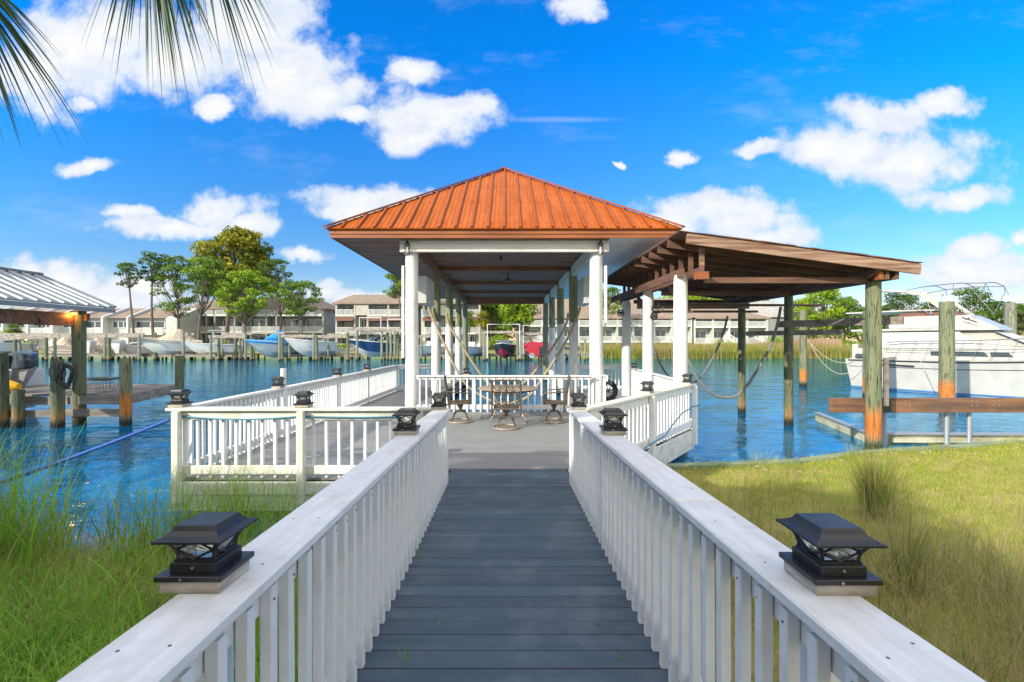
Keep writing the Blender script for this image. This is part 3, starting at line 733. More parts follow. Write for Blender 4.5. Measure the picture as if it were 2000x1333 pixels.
MB().lathe([(.03, 0), (.045, .05), (.02, .12)], c, 10).build('shade', 'black_metal', pl_)

# ================================================================== BOAT SHED (lean-to)
SH = thing('boat_shed', 'brown timber lean-to roof on posts over the right boat slip', 'boat shelter', (5.7, 12, 0))
SX0, SX1, SY0, SY1 = 3.40, 8.16, 9.0, 15.7
def shz(x): return 4.46-(x-3.30)*(.64/4.86)
b = MB(); y = SY0-.02
rr_ = random.Random(3)
b.add([(SX0, SY0, shz(SX0)+.02), (SX1, SY0, shz(SX1)+.02), (SX1, SY1, shz(SX1)+.02), (SX0, SY1, shz(SX0)+.02),
       (SX0, SY0, shz(SX0)-.0), (SX1, SY0, shz(SX1)-.0), (SX1, SY1, shz(SX1)-.0), (SX0, SY1, shz(SX0)-.0)],
      [(0,1,2,3),(7,6,5,4),(0,4,5,1),(1,5,6,2),(2,6,7,3),(3,7,4,0)])
b.build('roof_deck', 'red_wood_y', SH)
# ragged shingle edge on top
b = MB(); x = SX0
while x < SX1:
    x2 = x+rr_.uniform(.12, .3)
    xe = min(x2, SX1+.03); yf = SY0-.02-rr_.uniform(0, .03); t_ = rr_.uniform(.012, .026)
    b.add([(x, yf, shz(x)+.022), (xe, yf, shz(xe)+.022), (xe, SY1, shz(xe)+.022), (x, SY1, shz(x)+.022), (x, yf, shz(x)+.022+t_), (xe, yf, shz(xe)+.022+t_), (xe, SY1, shz(xe)+.022+t_), (x, SY1, shz(x)+.022+t_)],
          [(0,3,2,1),(4,5,6,7),(0,1,5,4),(1,2,6,5),(2,3,7,6),(3,0,4,7)]); x = x2
b.build('roof_covering', 'red_wood_y', SH)
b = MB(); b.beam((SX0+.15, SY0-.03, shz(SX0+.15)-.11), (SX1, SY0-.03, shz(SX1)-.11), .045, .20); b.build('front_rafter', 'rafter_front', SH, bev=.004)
y = SY0+.6
while y < SY1:
    b = MB(); b.beam((SX0, y, shz(SX0)-.09), (SX1-.03, y, shz(SX1-.03)-.09), .045, .17); b.build('rafter', 'red_wood', SH); y += .61
b = MB().box(7.55, 7.62, SY0+.05, SY1, 3.53, 3.76).box(7.74, 7.81, SY0+.05, SY1, 3.53, 3.74); b.build('eave_beam', 'red_wood_y', SH)
MB().box(7.44, 7.53, SY0+.08, SY0+.2, 3.53, 3.76).build('beam_block', 'fascia_orange', SH)
b = MB().box(3.92, 4.0, SY0+.2, SY1, 3.62, 3.80).box(3.60, 3.66, SY0+.35, SY1, 3.62, 3.80); b.build('inner_beam', 'red_wood_y', SH)
y = SY0+.2
while y < SY1:
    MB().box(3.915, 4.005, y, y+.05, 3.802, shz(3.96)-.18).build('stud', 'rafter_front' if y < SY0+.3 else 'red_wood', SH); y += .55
MB().box(3.84, 4.08, SY0+.16, SY0+.32, 3.55, 3.70).build('beam_block', 'fascia_orange', SH)
for yy in (9.42, 12.0, 14.6):
    b = MB().box(4.1, 7.5, yy, yy+.06, 3.50, 3.62); b.build('tie_beam', 'red_wood', SH)
for (x, yy, zt) in ((3.70, 9.68, 3.70), (3.86, 12.4, 3.66), (3.98, 15.1, 3.62)):
    b = MB().tube([(x, yy, -.6), (x, yy, 1.5), (x+.005, yy, zt-.12), (x, yy, zt)], [.155, .15, .142, .12], 18); b.build('post', 'white_post', SH, smooth=True)
for (x, yy) in ((7.66, 9.5), (7.72, 12.45), (7.50, 14.5)):
    r_ = .145 if yy < 10 else .115
    b = MB().tube([(x, yy, -.8), (x, yy, 1), (x, yy, 2.4), (x, yy, 3.53)], [r_, r_*1.0, r_*.97, r_*.93], 20); b.build('post', 'piling_rust' if yy < 10 else 'piling', SH, smooth=True)
b = MB().box(7.86, 7.92, 9.42, 9.50, .95, 1.95); b.build('nailed_board', 'grey_wood', SH)
# diagonal braces from inner beam
for yy in (9.8, 12.5): MB().beam((3.95, yy, 3.0), (3.95, yy+1.2, 3.62), .05, .12).build('brace', 'red_wood', SH)
# lift shaft pipes and beams
def bar(name, label, cat, p, q, wd, ht, m, group=None): return tag(MB().beam(p, q, wd, ht).build(name, m, bev=.004), label, cat, group)
bar('lift_beam', 'upper brown lift beam crossing the big green shed post at eye height', 'beam', P(1521, 634, 12.3), P(1764, 628, 9.75)+Vector((0, 0, .02)), .09, .17, 'grey_wood', 'timber lift beams right of the shed')
bar('lift_beam', 'lower brown lift beam between the two farther green shed posts', 'beam', P(1458, 652, 14.3), P(1645, 649, 12.2), .09, .14, 'grey_wood', 'timber lift beams right of the shed')
bar('lift_beam', 'dark timber beam carrying the lift pulleys under the shed roof', 'beam', (4.0, 13.9, Z(598, 13.9)), (7.4, 13.9, Z(598, 13.9)), .12, .17, 'grey_wood')
for (yy, py, x0, x1, lb) in ((13.4, 609, 4.0, 7.4, 'lower rusty lift shaft pipe below the pulley beam'), (12.9, 596.5, 4.0, 8.9, 'upper rusty lift shaft pipe below the shed rafters')):
    tag(MB().tube([(x0, yy, Z(py, yy)), (x1, yy, Z(py, yy))], .035, 8).build('shaft_pipe', 'brown_beam', smooth=True), lb, 'pipe', 'lift shaft pipes')
def pulley(x, y, z, r_, label):
    o = thing('pulley', label, 'pulley', (x, y, z), 'boat lift pulleys')
    MB().tube([(x+r_*math.cos(a), y, z+r_*math.sin(a)) for a in np.linspace(0, 2*math.pi, 17)[:-1]], .018, 6, closed=True).build('rim', 'black_metal', o)
    b = MB()
    for k in range(3): a = k*math.pi/3; b.tube([(x+r_*math.cos(a), y, z+r_*math.sin(a)), (x-r_*math.cos(a), y, z-r_*math.sin(a))], .01, 4)
    b.tube([(x, y-.06, z), (x, y+.06, z)], .05, 10); b.build('hub', 'black_metal', o)
pulley(X(1284, 12.2), 12.2, Z(601, 12.2), .15, 'upper black pulley wheel on the white shed post')
pulley(X(1277, 12.2), 12.2, Z(618, 12.2), .09, 'lower black lift motor on the white shed post')
pulley(X(1212, 14.9), 14.9, Z(612, 14.9), .10, 'dark lift pulley on the farthest white shed post')
# slings
def sling(name, label, ups, y, m, wd=.10, group='boat lift slings'):
    b = MB(); pts = [P(px, py, y) for px, py in ups]
    b.tube(pts, wd*.42, 8)
    return tag(b.build(name, m, smooth=True), label, 'sling', group)
def smooth_pts(c, k=5):
    out = []
    for i in range(len(c)-1):
        p0, p1, p2, p3 = c[max(i-1, 0)], c[i], c[i+1], c[min(i+2, len(c)-1)]
        for j in range(k):
            t = j/k
            out.append(tuple(.5*(2*p1[a]+(p2[a]-p0[a])*t+(2*p0[a]-5*p1[a]+4*p2[a]-p3[a])*t*t+(3*p1[a]-p0[a]-3*p2[a]+p3[a])*t**3) for a in (0, 1)))
    return out+[tuple(c[-1])]
sling('boat_sling', 'nearer tan lift sling hanging in a V between the pavilion posts', smooth_pts([(836, 596), (841, 612), (866, 668), (903, 742), (945, 776), (985, 788), (1030, 776), (1064, 732), (1104, 670), (1126, 622), (1133, 600)]), 15.6, 'strap')
sling('boat_sling', 'farther tan lift sling hanging in a V behind the nearer one', smooth_pts([(872, 612), (877, 634), (905, 680), (944, 738), (965, 755), (990, 760), (1012, 755), (1038, 734), (1072, 690), (1103, 640), (1110, 612)]), 19.3, 'strap', .12)
sling('boat_sling', 'long grey sling drooping from the shed post in a wide curve to the right', smooth_pts([(1338, 690), (1350, 715), (1366, 745), (1392, 770), (1425, 777), (1452, 762), (1480, 722), (1503, 680), (1517, 640), (1525, 600)]), 12.0, 'strap_grey', .09)
sling('boat_sling', 'grey sling nearer the white shed posts, half hidden by the tall post', smooth_pts([(1262, 640), (1275, 676), (1297, 724), (1325, 752), (1350, 752), (1375, 728), (1398, 688), (1413, 650), (1421, 618)]), 14.0, 'strap_grey', .08)
# ================================================================== PATIO SET
CG = 'cast metal swivel chairs round the patio table'
def arc(cx, cz, rx, rz_, a0, a1, y, n=9): return [(cx+rx*math.cos(R(a)), y, cz+rz_*math.sin(R(a))) for a in np.linspace(a0, a1, n)]
ch = thing('patio_chair', 'ornate bronze swivel chair seen from behind, in front of the round table', 'chair', (0, 0, 0), CG)
b = MB().tube([(.27*math.cos(a), .27*math.sin(a), .018) for a in np.linspace(0, 2*math.pi, 29)[:-1]], .02, 6, closed=True)
b.lathe([(.25, .012), (.25, .016), (.05, .02)], (0, 0, 0), 24); b.build('base_ring', 'cast_pale', ch, smooth=True)
for k in range(4):
    th = math.pi/4+k*math.pi/2; c_, s_ = math.cos(th), math.sin(th)
    MB().tube([(r_*c_, r_*s_, z_) for r_, z_ in ((.25, .03), (.225, .10), (.18, .18), (.11, .235), (.03, .25))], .015, 6).build('leg', 'cast_bronze', ch, smooth=True)
MB().lathe([(.03, .22), (.045, .26), (.03, .30), (.06, .34), (.07, .38), (.1, .40)], (0, 0, 0), 14).build('swivel', 'cast_bronze', ch, smooth=True)
b = MB().tube([(-.25, -.24, .43), (.25, -.24, .43), (.26, .24, .44), (-.26, .24, .44)], .018, 6, closed=True)
for k in range(7): x = -.21+k*.07; b.tube([(x, -.24, .43), (x, .0, .415), (x, .24, .435)], .007, 4)
for k in range(6): y_ = -.2+k*.08; b.tube([(-.25, y_, .42), (.25, y_, .42)], .007, 4)
b.build('seat', 'cast_bronze', ch)
# back (at y = -.27 leaning to -y), facing +y
def bk(pts): return [(x, -.25-.16*(z-.45), z) for x, _, z in pts]
b = MB().tube(bk([(-.29, 0, .40), (-.29, 0, 1.0)]), .02, 6).tube(bk([(.29, 0, .40), (.29, 0, 1.0)]), .02, 6)
b.tube(bk([(-.31, 0, 1.0), (-.15, 0, 1.015), (.15, 0, 1.015), (.31, 0, 1.0)]), .02, 6)
b.tube(bk([(-.29, 0, .30), (-.2, 0, .27), (.2, 0, .27), (.29, 0, .30)]), .013, 6).tube(bk([(-.29, 0, .42), (.29, 0, .42)]), .014, 6)
b.tube(bk([(-.29, 0, .30), (-.29, 0, .42)]), .012, 5).tube(bk([(.29, 0, .30), (.29, 0, .42)]), .012, 5); b.build('back_frame', 'cast_bronze', ch)
b = MB()
for cx in (-.145, .145, 0): b.tube(bk(arc(cx, .99, .13, .19, 180, 360, 0)), .009, 5)
for cx in (-.2, -.07, .07, .2): b.tube(bk(arc(cx, .80, .09, .10, 0, 360, 0, 14)), .008, 5)
for cx in (-.15, 0, .15): b.tube(bk(arc(cx, .64, .10, .11, 0, 360, 0, 14)), .008, 5)
for cx in (-.22, -.075, .075, .22): b.tube(bk(arc(cx, .50, .08, .09, 0, 180, 0)), .008, 5)
b.tube(bk([(-.28, 0, .8), (-.12, 0, .72), (0, 0, .80), (.12, 0, .72), (.28, 0, .8)]), .009, 5); b.tube(bk([(0, 0, .42), (0, 0, .99)]), .008, 5)
b.build('back_scrollwork', 'cast_bronze', ch)
for s_ in (-1, 1):
    MB().tube([(s_*.29, -.31, .72), (s_*.32, -.2, .70), (s_*.325, .05, .68), (s_*.32, .2, .665), (s_*.31, .24, .62), (s_*.30, .2, .52), (s_*.27, .2, .44)], .015, 6).build('armrest', 'cast_bronze', ch, smooth=True)
ch.location = (.0, 9.42, DZ)
dup(ch, (-1.03, 10.15, DZ), R(-84), 'ornate bronze swivel chair facing right, at the left side of the round table')
dup(ch, (1.06, 10.15, DZ), R(84), 'ornate bronze swivel chair facing left, at the right side of the round table')
tb = thing('patio_table', 'round tan-topped patio table with splayed metal legs behind the chairs', 'table', (.04, 10.5, DZ))
c = Vector((.04, 10.5, DZ))
MB().lathe([(.66, .695), (.70, .70), (.71, .715), (.69, .727)], c, 40).build('tabletop', 'table_stone', tb, smooth=True)
MB().tube([c+Vector((.62*math.cos(a), .62*math.sin(a), .68)) for a in np.linspace(0, 2*math.pi, 33)[:-1]], .015, 5, closed=True).build('apron', 'cast_bronze', tb)
for k in range(4):
    th = math.pi/4+k*math.pi/2; d_ = Vector((math.cos(th), math.sin(th), 0))
    MB().tube([c+d_*.45+Vector((0, 0, .69)), c+d_*.36+Vector((0, 0, .45)), c+d_*.42+Vector((0, 0, .2)), c+d_*.58+Vector((0, 0, .01))], .018, 6).build('leg', 'cast_pale', tb, smooth=True)
# hose reel coil on the right walkway
hr = thing('hose_reel', 'round black coiled hose on the right walkway beside the pavilion post', 'hose reel', (X(1187, 13.2), 13.2, DZ))
c = Vector((X(1187, 13.2), 13.2, DZ+.36))
b = MB()
for k in range(7):
    rr = .20+.05*(k % 3); b.tube([c+Vector((rr*math.cos(a)*.9, -.06+.02*k, rr*math.sin(a))) for a in np.linspace(0, 2*math.pi, 25)[:-1]], .022, 6, closed=True)
b.build('hose', 'black_rubber', hr, smooth=True)
b = MB()
for k in range(4): a = k*math.pi/4+.3; b.tube([c+Vector((.2*math.cos(a), -.08, .2*math.sin(a))), c-Vector((.2*math.cos(a), .08, .2*math.sin(a)))], .012, 5)
b.box(c.x-.2, c.x-.16, 13.1, 13.3, DZ, c.z).box(c.x+.16, c.x+.2, 13.1, 13.3, DZ, c.z); b.build('stand', 'black_metal', hr)

# ================================================================== LEFT BOATHOUSE AND ITS DOCK
BH = thing('boathouse', 'boathouse with a ribbed grey metal roof at the left edge', 'boathouse', (-13.5, 9, .8))
ex, ez2, rx_, rz2 = -11.3, 3.26, -13.5, 4.2; y0, y1 = 3.0, 13.13
b = MB(); slab(b, [(ex, y1, ez2), (rx_, y1, rz2), (rx_, y0, rz2), (ex, y0, ez2)], .03); slab(b, [(rx_, y1, rz2), (-15.7, y1, ez2), (-15.7, y0, ez2), (rx_, y0, rz2)], .03)
b.build('roof', 'roof_metal', BH)
rb = MB(); y = y0+.05
while y < y1:
    rib((ex, y, ez2+.0), (rx_, y, rz2), .045, .045); y += .33
rb.build('roof_rib', 'roof_metal_rib', BH)
rb = MB(); rib((rx_, y0, rz2+.02), (rx_, y1+.05, rz2+.02), .2, .05); rib((ex, y1, ez2), (rx_, y1, rz2), .1, .05); rb.build('ridge_cap', 'roof_metal', BH)
MB().box(ex-.03, ex+.03, y0, y1, ez2-.15, ez2-.04).build('gutter', 'roof_metal', BH)
MB().box(ex-.62, ex-.50, y0, y1-.3, ez2-.55, ez2-.20).build('eave_beam', 'brown_beam', BH)
MB().box(-15.4, ex-.3, y1-.55, y1-.45, ez2-.40, ez2-.2).build('end_beam', 'brown_beam', BH)
px_ = X(155, 12.6)
MB().tube([(px_, 12.6, -.8), (px_, 12.6, 1.5), (px_-.02, 12.6, Z(608, 12.6))], [.155, .15, .165], 18).build('post', 'piling', BH, smooth=True)
MB().tube([(-15.2, 12.6, -.8), (-15.2, 12.6, 3.0)], .15, 12).build('post', 'piling', BH, smooth=True)
o = thing('dock_light', 'small glowing orange lamp at the top of the boathouse post', 'lamp', (px_+.05, 12.45, Z(607, 12.45)-.12))
c = wloc(o); MB().box(c.x-.1, c.x+.1, c.y-.06, c.y, c.z, c.z+.09).build('housing', 'roof_metal', o); MB().tube([c+Vector((-.05, -.08, .03)), c+Vector((.06, -.08, .03))], .028, 8).build('bulb', 'bulb_warm', o, smooth=True)
pl = bpy.data.lights.new('dock_light_glow', 'POINT'); pl.energy = 6; pl.color = (1, .38, .06); pl.shadow_soft_size = .03
po = bpy.data.objects.new('dock_light_glow', pl); COL.objects.link(po); po.parent = o; po.location = (.03, -.16, -.02)
for k, (px, lb) in enumerate(((40, 'left dark lift pulley under the boathouse eave'), (71, 'right dark lift pulley under the boathouse eave'))): pulley(X(px, 11.5), 11.5, Z(628, 11.5), .09, lb)
tag(MB().tube([(X(-30, 11.5), 11.6, Z(626, 11.5)), (X(75, 11.5), 11.6, Z(626, 11.5))], .025, 8).build('shaft_pipe', 'galv'), 'thin grey lift shaft under the boathouse eave', 'pipe')
# dock platform
LD = thing('side_dock', 'weathered wooden dock with a finger pier beside the boathouse', 'dock', (-12, 12, 0))
def quaddeck(b, c4_, z, th, n):
    a, b_, c_, d_ = [Vector((x, y, 0)) for x, y in c4_]    # a->b board direction start, d->c end
    for i in range(n):
        t0, t1 = i/n, (i+.94)/n
        p = [a.lerp(d_, t0), b_.lerp(c_, t0), b_.lerp(c_, t1), a.lerp(d_, t1)]; zz = z+rnd.uniform(-.004, .004)
        b.add([(q_.x, q_.y, zz-th) for q_ in p]+[(q_.x, q_.y, zz) for q_ in p], [(3,2,1,0),(4,5,6,7),(0,1,5,4),(1,2,6,5),(2,3,7,6),(3,0,4,7)])
Dz = .82
b = MB(); quaddeck(b, [(-10.45, 12.55), (-11.1, 15.4), (-12.3, 15.6), (-11.9, 12.6)], Dz, .04, 12)
quaddeck(b, [(-11.9, 12.6), (-12.3, 15.6), (-17, 15.6), (-17, 12.4)], Dz, .04, 32)
b.build('planks', 'grey_wood', LD)
b = MB().beam((-10.42, 12.5, Dz-.15), (-12.0, 12.5, Dz-.15), .05, .22).beam((-10.42, 12.5, Dz-.15), (-11.05, 15.45, Dz-.15), .05, .22)
b.beam((-12.0, 12.46, Dz-.15), (-17, 12.3, Dz-.15), .05, .22); b.build('rim_board', 'grey_wood', LD)
b = MB().beam((-10.42, 12.42, .34), (-12.05, 12.42, .34), .05, .2).beam((-12.3, 12.3, .34), (-17, 12.2, .34), .05, .18); b.build('cross_brace', 'grey_wood', LD)
for (px, top, yy, r_, lb) in ((245, 700, 12.4, .14, 'green piling at the corner of the side dock, rust-coloured at its foot'), (350, 695, 15.3, .13, 'green piling at the far tip of the finger pier'), (112, 702, 12.1, .15, 'green piling with the black hose coil hung on it'), (35, 772, 12.15, .13, 'short cut-off piling under the side dock'), (3, 690, 12.1, .14, 'green piling cut by the left edge of the picture')):
    x = X(px, yy); tag(MB().tube([(x, yy, -.8), (x+.01, yy, 1), (x, yy, Z(top, yy))], [r_, r_*.98, r_*.93], 16).build('dock_piling', 'piling_rust' if px == 245 else 'piling', smooth=True), lb, 'piling', 'pilings of the side dock')
c = P(131, 735, 11.8); b = MB()
for k in range(9):
    ra, rb_ = rnd.uniform(.13, .22), rnd.uniform(.24, .36); off = Vector((rnd.uniform(-.05, .08), -.03*k*.5, rnd.uniform(-.05, .05)))
    b.tube([c+off+Vector((ra*math.cos(a), .03*math.sin(3*a), rb_*math.sin(a))) for a in np.linspace(0, 2*math.pi, 21)[:-1]], .013, 5, closed=True)
b.tube([c+Vector((-.25+.22*math.cos(a), 0, .1+.22*math.sin(a))) for a in np.linspace(0, 2*math.pi, 21)[:-1]], .013, 5, closed=True)
tag(b.build('hose_coil', 'black_rubber', smooth=True), 'tangled black hose coil hanging on a green piling', 'hose')
# crab net
nt_ = thing('crab_trap', 'low wire crab trap with open mesh lying on the side dock', 'crab trap', (X(194, 14), 14, Dz))
c = Vector((X(196, 13.8), 13.8, Dz)); b = MB(); Wn, Dn, Hn = .52, .4, .32
for k in range(13):
    x = -Wn+k*2*Wn/12; b.tube([c+Vector((x, -Dn, 0)), c+Vector((x, -Dn, Hn)), c+Vector((x, Dn, Hn)), c+Vector((x, Dn, 0))], .006, 3)
for k in range(5): z_ = k*Hn/4; b.tube([c+Vector((sx_*Wn, sy_*Dn, z_)) for sx_, sy_ in ((-1,-1),(1,-1),(1,1),(-1,1))], .006, 3, closed=True)
for k in range(7): y_ = -Dn+k*2*Dn/6; b.tube([c+Vector((-Wn, y_, 0)), c+Vector((-Wn, y_, Hn)), c+Vector((Wn, y_, Hn)), c+Vector((Wn, y_, 0))], .006, 3)
b.build('mesh', 'wire', nt_)
MB().tube([c+Vector((Wn*math.cos(a), Dn*math.sin(a), Hn+.03)) for a in np.linspace(0, 2*math.pi, 25)[:-1]], .014, 5, closed=True).build('rim', 'wire', nt_)
# yellow kayak end
ky = MB(); secs = []
for t_ in np.linspace(0, 1, 14):
    xx = X(30, 12.75)-3.2*t_; wv = .33*math.sin(math.pi*min(1, t_*.9+.02))**.6+.01
    secs.append([(xx, 12.85+wv*math.cos(a), Dz+.20+(.17+.05*(1-t_))*math.sin(a)*min(1, wv*5)) for a in np.linspace(0, 2*math.pi, 13)[:-1]])
ky.loft(secs, closed=True, caps=True); tag(ky.build('kayak', 'yellow', smooth=True), 'bright yellow kayak tip lying on the side dock at the left edge', 'kayak')
# motor boat stern with outboard at left edge
OB = thing('moored_motorboat', 'white motorboat stern with a big dark outboard engine at the left edge', 'boat', (-15.9, 13.9, .3))
c = P(42, 700, 14.4)
MB().loft([[Vector((-22, y_, z_)) for y_, z_ in ((13.6, .15), (13.2, .9), (13.3, 1.35), (15.6, 1.35), (15.7, .9), (15.3, .15))], [Vector((c.x-.4, y_, z_)) for y_, z_ in ((13.8, .1), (13.5, .8), (13.5, 1.35), (15.5, 1.35), (15.5, .8), (15.2, .1))]], closed=True, caps=True).build('hull', 'gelcoat', OB)
MB().loft([[c+Vector((-.36, a, b_)) for a, b_ in ((-.2, -.3), (-.2, .08), (.2, .08), (.2, -.3))], [c+Vector((0, a, b_)) for a, b_ in ((-.26, -.35), (-.26, .22), (.26, .22), (.26, -.35))], [c+Vector((.32, a, b_)) for a, b_ in ((-.22, -.30), (-.22, .16), (.22, .16), (.22, -.30))], [c+Vector((.42, a, b_)) for a, b_ in ((-.12, -.22), (-.12, .05), (.12, .05), (.12, -.22))]], closed=True, caps=True).build('engine_cowl', 'motor_cowl', OB, smooth=True, bev=.02)
MB().loft([[c+Vector((x+.05, a, -.33)) for x, a in ((-.2, -.14), (.3, -.14), (.3, .14), (-.2, .14))], [c+Vector((x, a, -.8)) for x, a in ((-.28, -.07), (.1, -.07), (.1, .07), (-.28, .07))], [c+Vector((x-.1, a, -1.2)) for x, a in ((-.28, -.03), (.02, -.03), (.02, .03), (-.28, .03))]], closed=True, caps=True).build('engine_leg', 'galv', OB)
MB().beam(c+Vector((-.55, -.3, -1.0)), c+Vector((-.1, -.3, .1)), .12, .05).build('bracket', 'motor_cowl', OB)

# ================================================================== RIGHT WATER: pilings, beam, breakwater, yacht
for (px, top, yy, r_, mt, lb) in ((1568.5, 606, 23.1, .17, 'piling_rust', 'lone piling standing in open water left of the yacht'), (1696, 608, 18.5, .20, 'piling_rust', 'piling half hidden behind the big rust-footed shed post'), (1849, 590, 16.0, .22, 'piling_rust', 'green piling with an orange foot in front of the yacht'), (1973, 592, 24.0, .25, 'piling_plain', 'green piling rising behind the bow of the yacht')):
    x = X(px, yy); tag(MB().tube([(x, yy, -.8), (x+.01, yy, 1), (x, yy, Z(top, yy))], [r_, r_*1.0, r_*.93], 18).build('mooring_piling', mt, smooth=True), lb, 'piling', 'mooring pilings round the yacht')
GB = thing('guard_beam', 'thick brown horizontal timber running right from the big green shed post', 'beam', (9, 10, .8))
MB().box(X(1622, 9.9), 16, 9.86, 9.96, Z(806, 9.9), Z(778, 9.9)).build('timber', 'brown_beam', GB, bev=.008)
b = MB()
for px in (1640, 1768, 1776, 1897, 1908, 1940, 1951):
    for py in (784, 792): b.tube([(X(px, 9.86), 9.85, Z(py, 9.86)), (X(px, 9.86), 9.87, Z(py, 9.86))], .014, 6)
b.build('bolt', 'steel', GB)
MB().box(X(1716, 9.9), X(1736, 9.9), 9.83, 9.857, Z(805, 9.9), Z(779, 9.9)).build('splice_plate', 'boat_dark', GB)
for i, px in enumerate((1728, 1849, 1893)):
    MB().tube([(X(px, 10.05), 10.05, -.3), (X(px, 10.05), 10.05, Z(804, 10.0)+.1)], .043, 10).build('support_pipe', 'galv', GB)
BW = thing('breakwater', 'low pale timber breakwater frame at the water line under the brown beam', 'breakwater', (9.5, 11, 0))
pa, pb, pc = Vector((X(1595, 13.2), 13.2, 0)), Vector((X(1697, 10.25), 10.25, 0)), Vector((17, 9.95, 0))
b = MB()
for p, q in ((pa, pb), (pb, pc)):
    b.beam(p+Vector((0, 0, .06)), q+Vector((0, 0, .06)), .06, .30)
b.build('wall_board', 'breakwater', BW)
b = MB().beam(pa+Vector((0, 0, .225)), pb+Vector((0, 0, .225)), .16, .035).beam(pb+Vector((0, 0, .225)), pc+Vector((0, 0, .225)), .2, .035); b.build('cap_board', 'galv', BW)
b = MB().beam(pb+Vector((.4, -.12, .10)), pb+Vector((2.9, -.16, .10)), .08, .1).beam(pb+Vector((3.0, -.16, .10)), pc+Vector((0, -.2, .1)), .08, .1); b.build('fender_board', 'breakwater', BW)

# yacht -----------------------------------------------------------------
YT = thing('motor_yacht', 'large white flybridge motor yacht moored behind the brown beam', 'yacht', (19, 17, 0))
XN, XF = 17.0, 21.0; XM = (XN+XF)/2
def hull_row(y, n=9):
    t_ = (22.6-y)/14.0                       # 0 stern .. 1 bow
    hb = 2.0*(1-max(0, (t_-.5)/.5)**2.2)+.02; wl = hb*(.86-.25*max(0, t_-.4)); sh = 1.42+.06*t_+.75*max(0, t_-.35)**1.6
    rk = max(0, t_-.6)*1.2
    return [Vector((XM+s_*(wl*(1-f_)+hb*f_), y-rk*f_+(.25*f_ if t_ == 0 else 0)*0, -.35+(sh+.35)*f_)) for s_, f_ in ((-1, 1), (-1, .8), (-1, .5), (-1, .22), (-1, 0), (1, 0), (1, .22), (1, .5), (1, .8), (1, 1))], hb, sh
rows = []
ys = list(np.linspace(22.6, 8.9, 26))
for y in ys: rows.append(hull_row(y)[0])
for p in rows[0]: p.y += .22*(p.z-.4)                 # raked transom
MB().loft(rows, closed=True, caps=True).build('hull', 'yacht_paint', YT, smooth=True)
def line_at(f_, off=.015, zoff=0): 
    out = []
    for y in ys:
        r_, hb, sh = hull_row(y); p = r_[0].lerp(r_[4], 1-f_); out.append(Vector((p.x-off, p.y, p.z+zoff)))
    return out
MB().tube(line_at(.97), .035, 6).build('rub_rail', 'boat_dark', YT)
MB().tube(line_at(.80, -.005), .018, 5).build('pinstripe', 'boat_dark', YT)
MB().tube(line_at(.23, .0), .045, 6).build('boot_stripe', 'antifoul', YT)
dk_ = MB(); dr = []
for y in ys:
    r_, hb, sh = hull_row(y); rk = r_[0].y
    dr.append([Vector((XM-hb+.02, rk, sh-.0)), Vector((XM-hb*.8, rk, sh+.06)), Vector((XM, rk, sh+.12)), Vector((XM+hb*.8, rk, sh+.06)), Vector((XM+hb-.02, rk, sh))])
dk_.loft(dr).build('foredeck', 'yacht_paint', YT, smooth=True)
# trunk cabin (low, with port lights), main cabin, flybridge
def house(b, y0, y1, z0, z1, inset0, inset1, f0, f1, tp_=.7):       # rear y0, front y1; f = rake offset at the top
    a = []
    for (z_, ins, ya, yb) in ((z0, inset0, y0, y1), (z1, inset1, y0-f0, y1+f1)):
        a.append([Vector((XN+ins, ya, z_)), Vector((XF-ins, ya, z_)), Vector((XF-ins, yb+1.6, z_)), Vector((XF-ins-tp_, yb, z_)), Vector((XN+ins+tp_, yb, z_)), Vector((XN+ins, yb+1.6, z_))])
    b.loft(a, closed=True, caps=True); return b
house(MB(), 22.3, 10.6, 1.44, 1.95, .30, .42, 0, 1.6).build('trunk_cabin', 'yacht_paint', YT, bev=.03)
house(MB(), 21.6, 13.6, 1.95, 2.75, .42, .55, 0, 2.1).build('main_cabin', 'yacht_paint', YT, bev=.03)
house(MB(), 22.6, 15.3, 2.753, 2.86, .25, .25, 0, .1).build('flybridge_deck', 'yacht_paint', YT, bev=.02)
house(MB(), 20.4, 15.4, 2.863, 3.42, .30, .42, -.1, 1.3).build('flybridge_coaming', 'yacht_paint', YT, bev=.03)
house(MB(), 19.9, 17.2, 3.423, 3.58, .48, .55, 0, .25).build('windscreen', 'awning_brown', YT)
house(MB(), 23.0, 18.0, 3.66, 3.73, .35, .40, 0, .1).build('hardtop', 'yacht_paint', YT, bev=.02)
b = MB()
for y_ in (22.8, 20.6, 18.3):
    for x in (XN+.5, XF-.5): b.tube([(x, y_, 2.85), (x, y_, 3.66)], .025, 6)
b.build('hardtop_post', 'rail_metal', YT)
MB().loft([[Vector((x, y_, z_)) for y_, z_ in ((20.9, 1.98), (15.9, 1.98), (16.9, 2.70), (20.9, 2.70))] for x in (XN+.385, XN+.60)], closed=True, caps=True).build('side_window', 'vinyl_grey', YT)
b = MB()
for ya, yb in ((18.2, 15.6), (15.5, 14.6)): b.extr([(ya, 1.68), (yb, 1.68), (yb+.2, 1.85), (ya, 1.85)], 'x', XN+.27, XN+.45)
b.build('portlight', 'glass_smoke', YT)
MB().extr([(22.3, 1.50), (20.9, 1.50), (20.9, 1.68), (22.2, 1.68)], 'x', XN+.10, XN+.35).build('portlight', 'glass_smoke', YT)
MB().tube([(XN+.0, 20.7, 1.19), (XN-.035, 20.0, 1.19), (XN-.035, 18.9, 1.17)], .04, 6).build('exhaust_vent', 'boat_dark', YT)
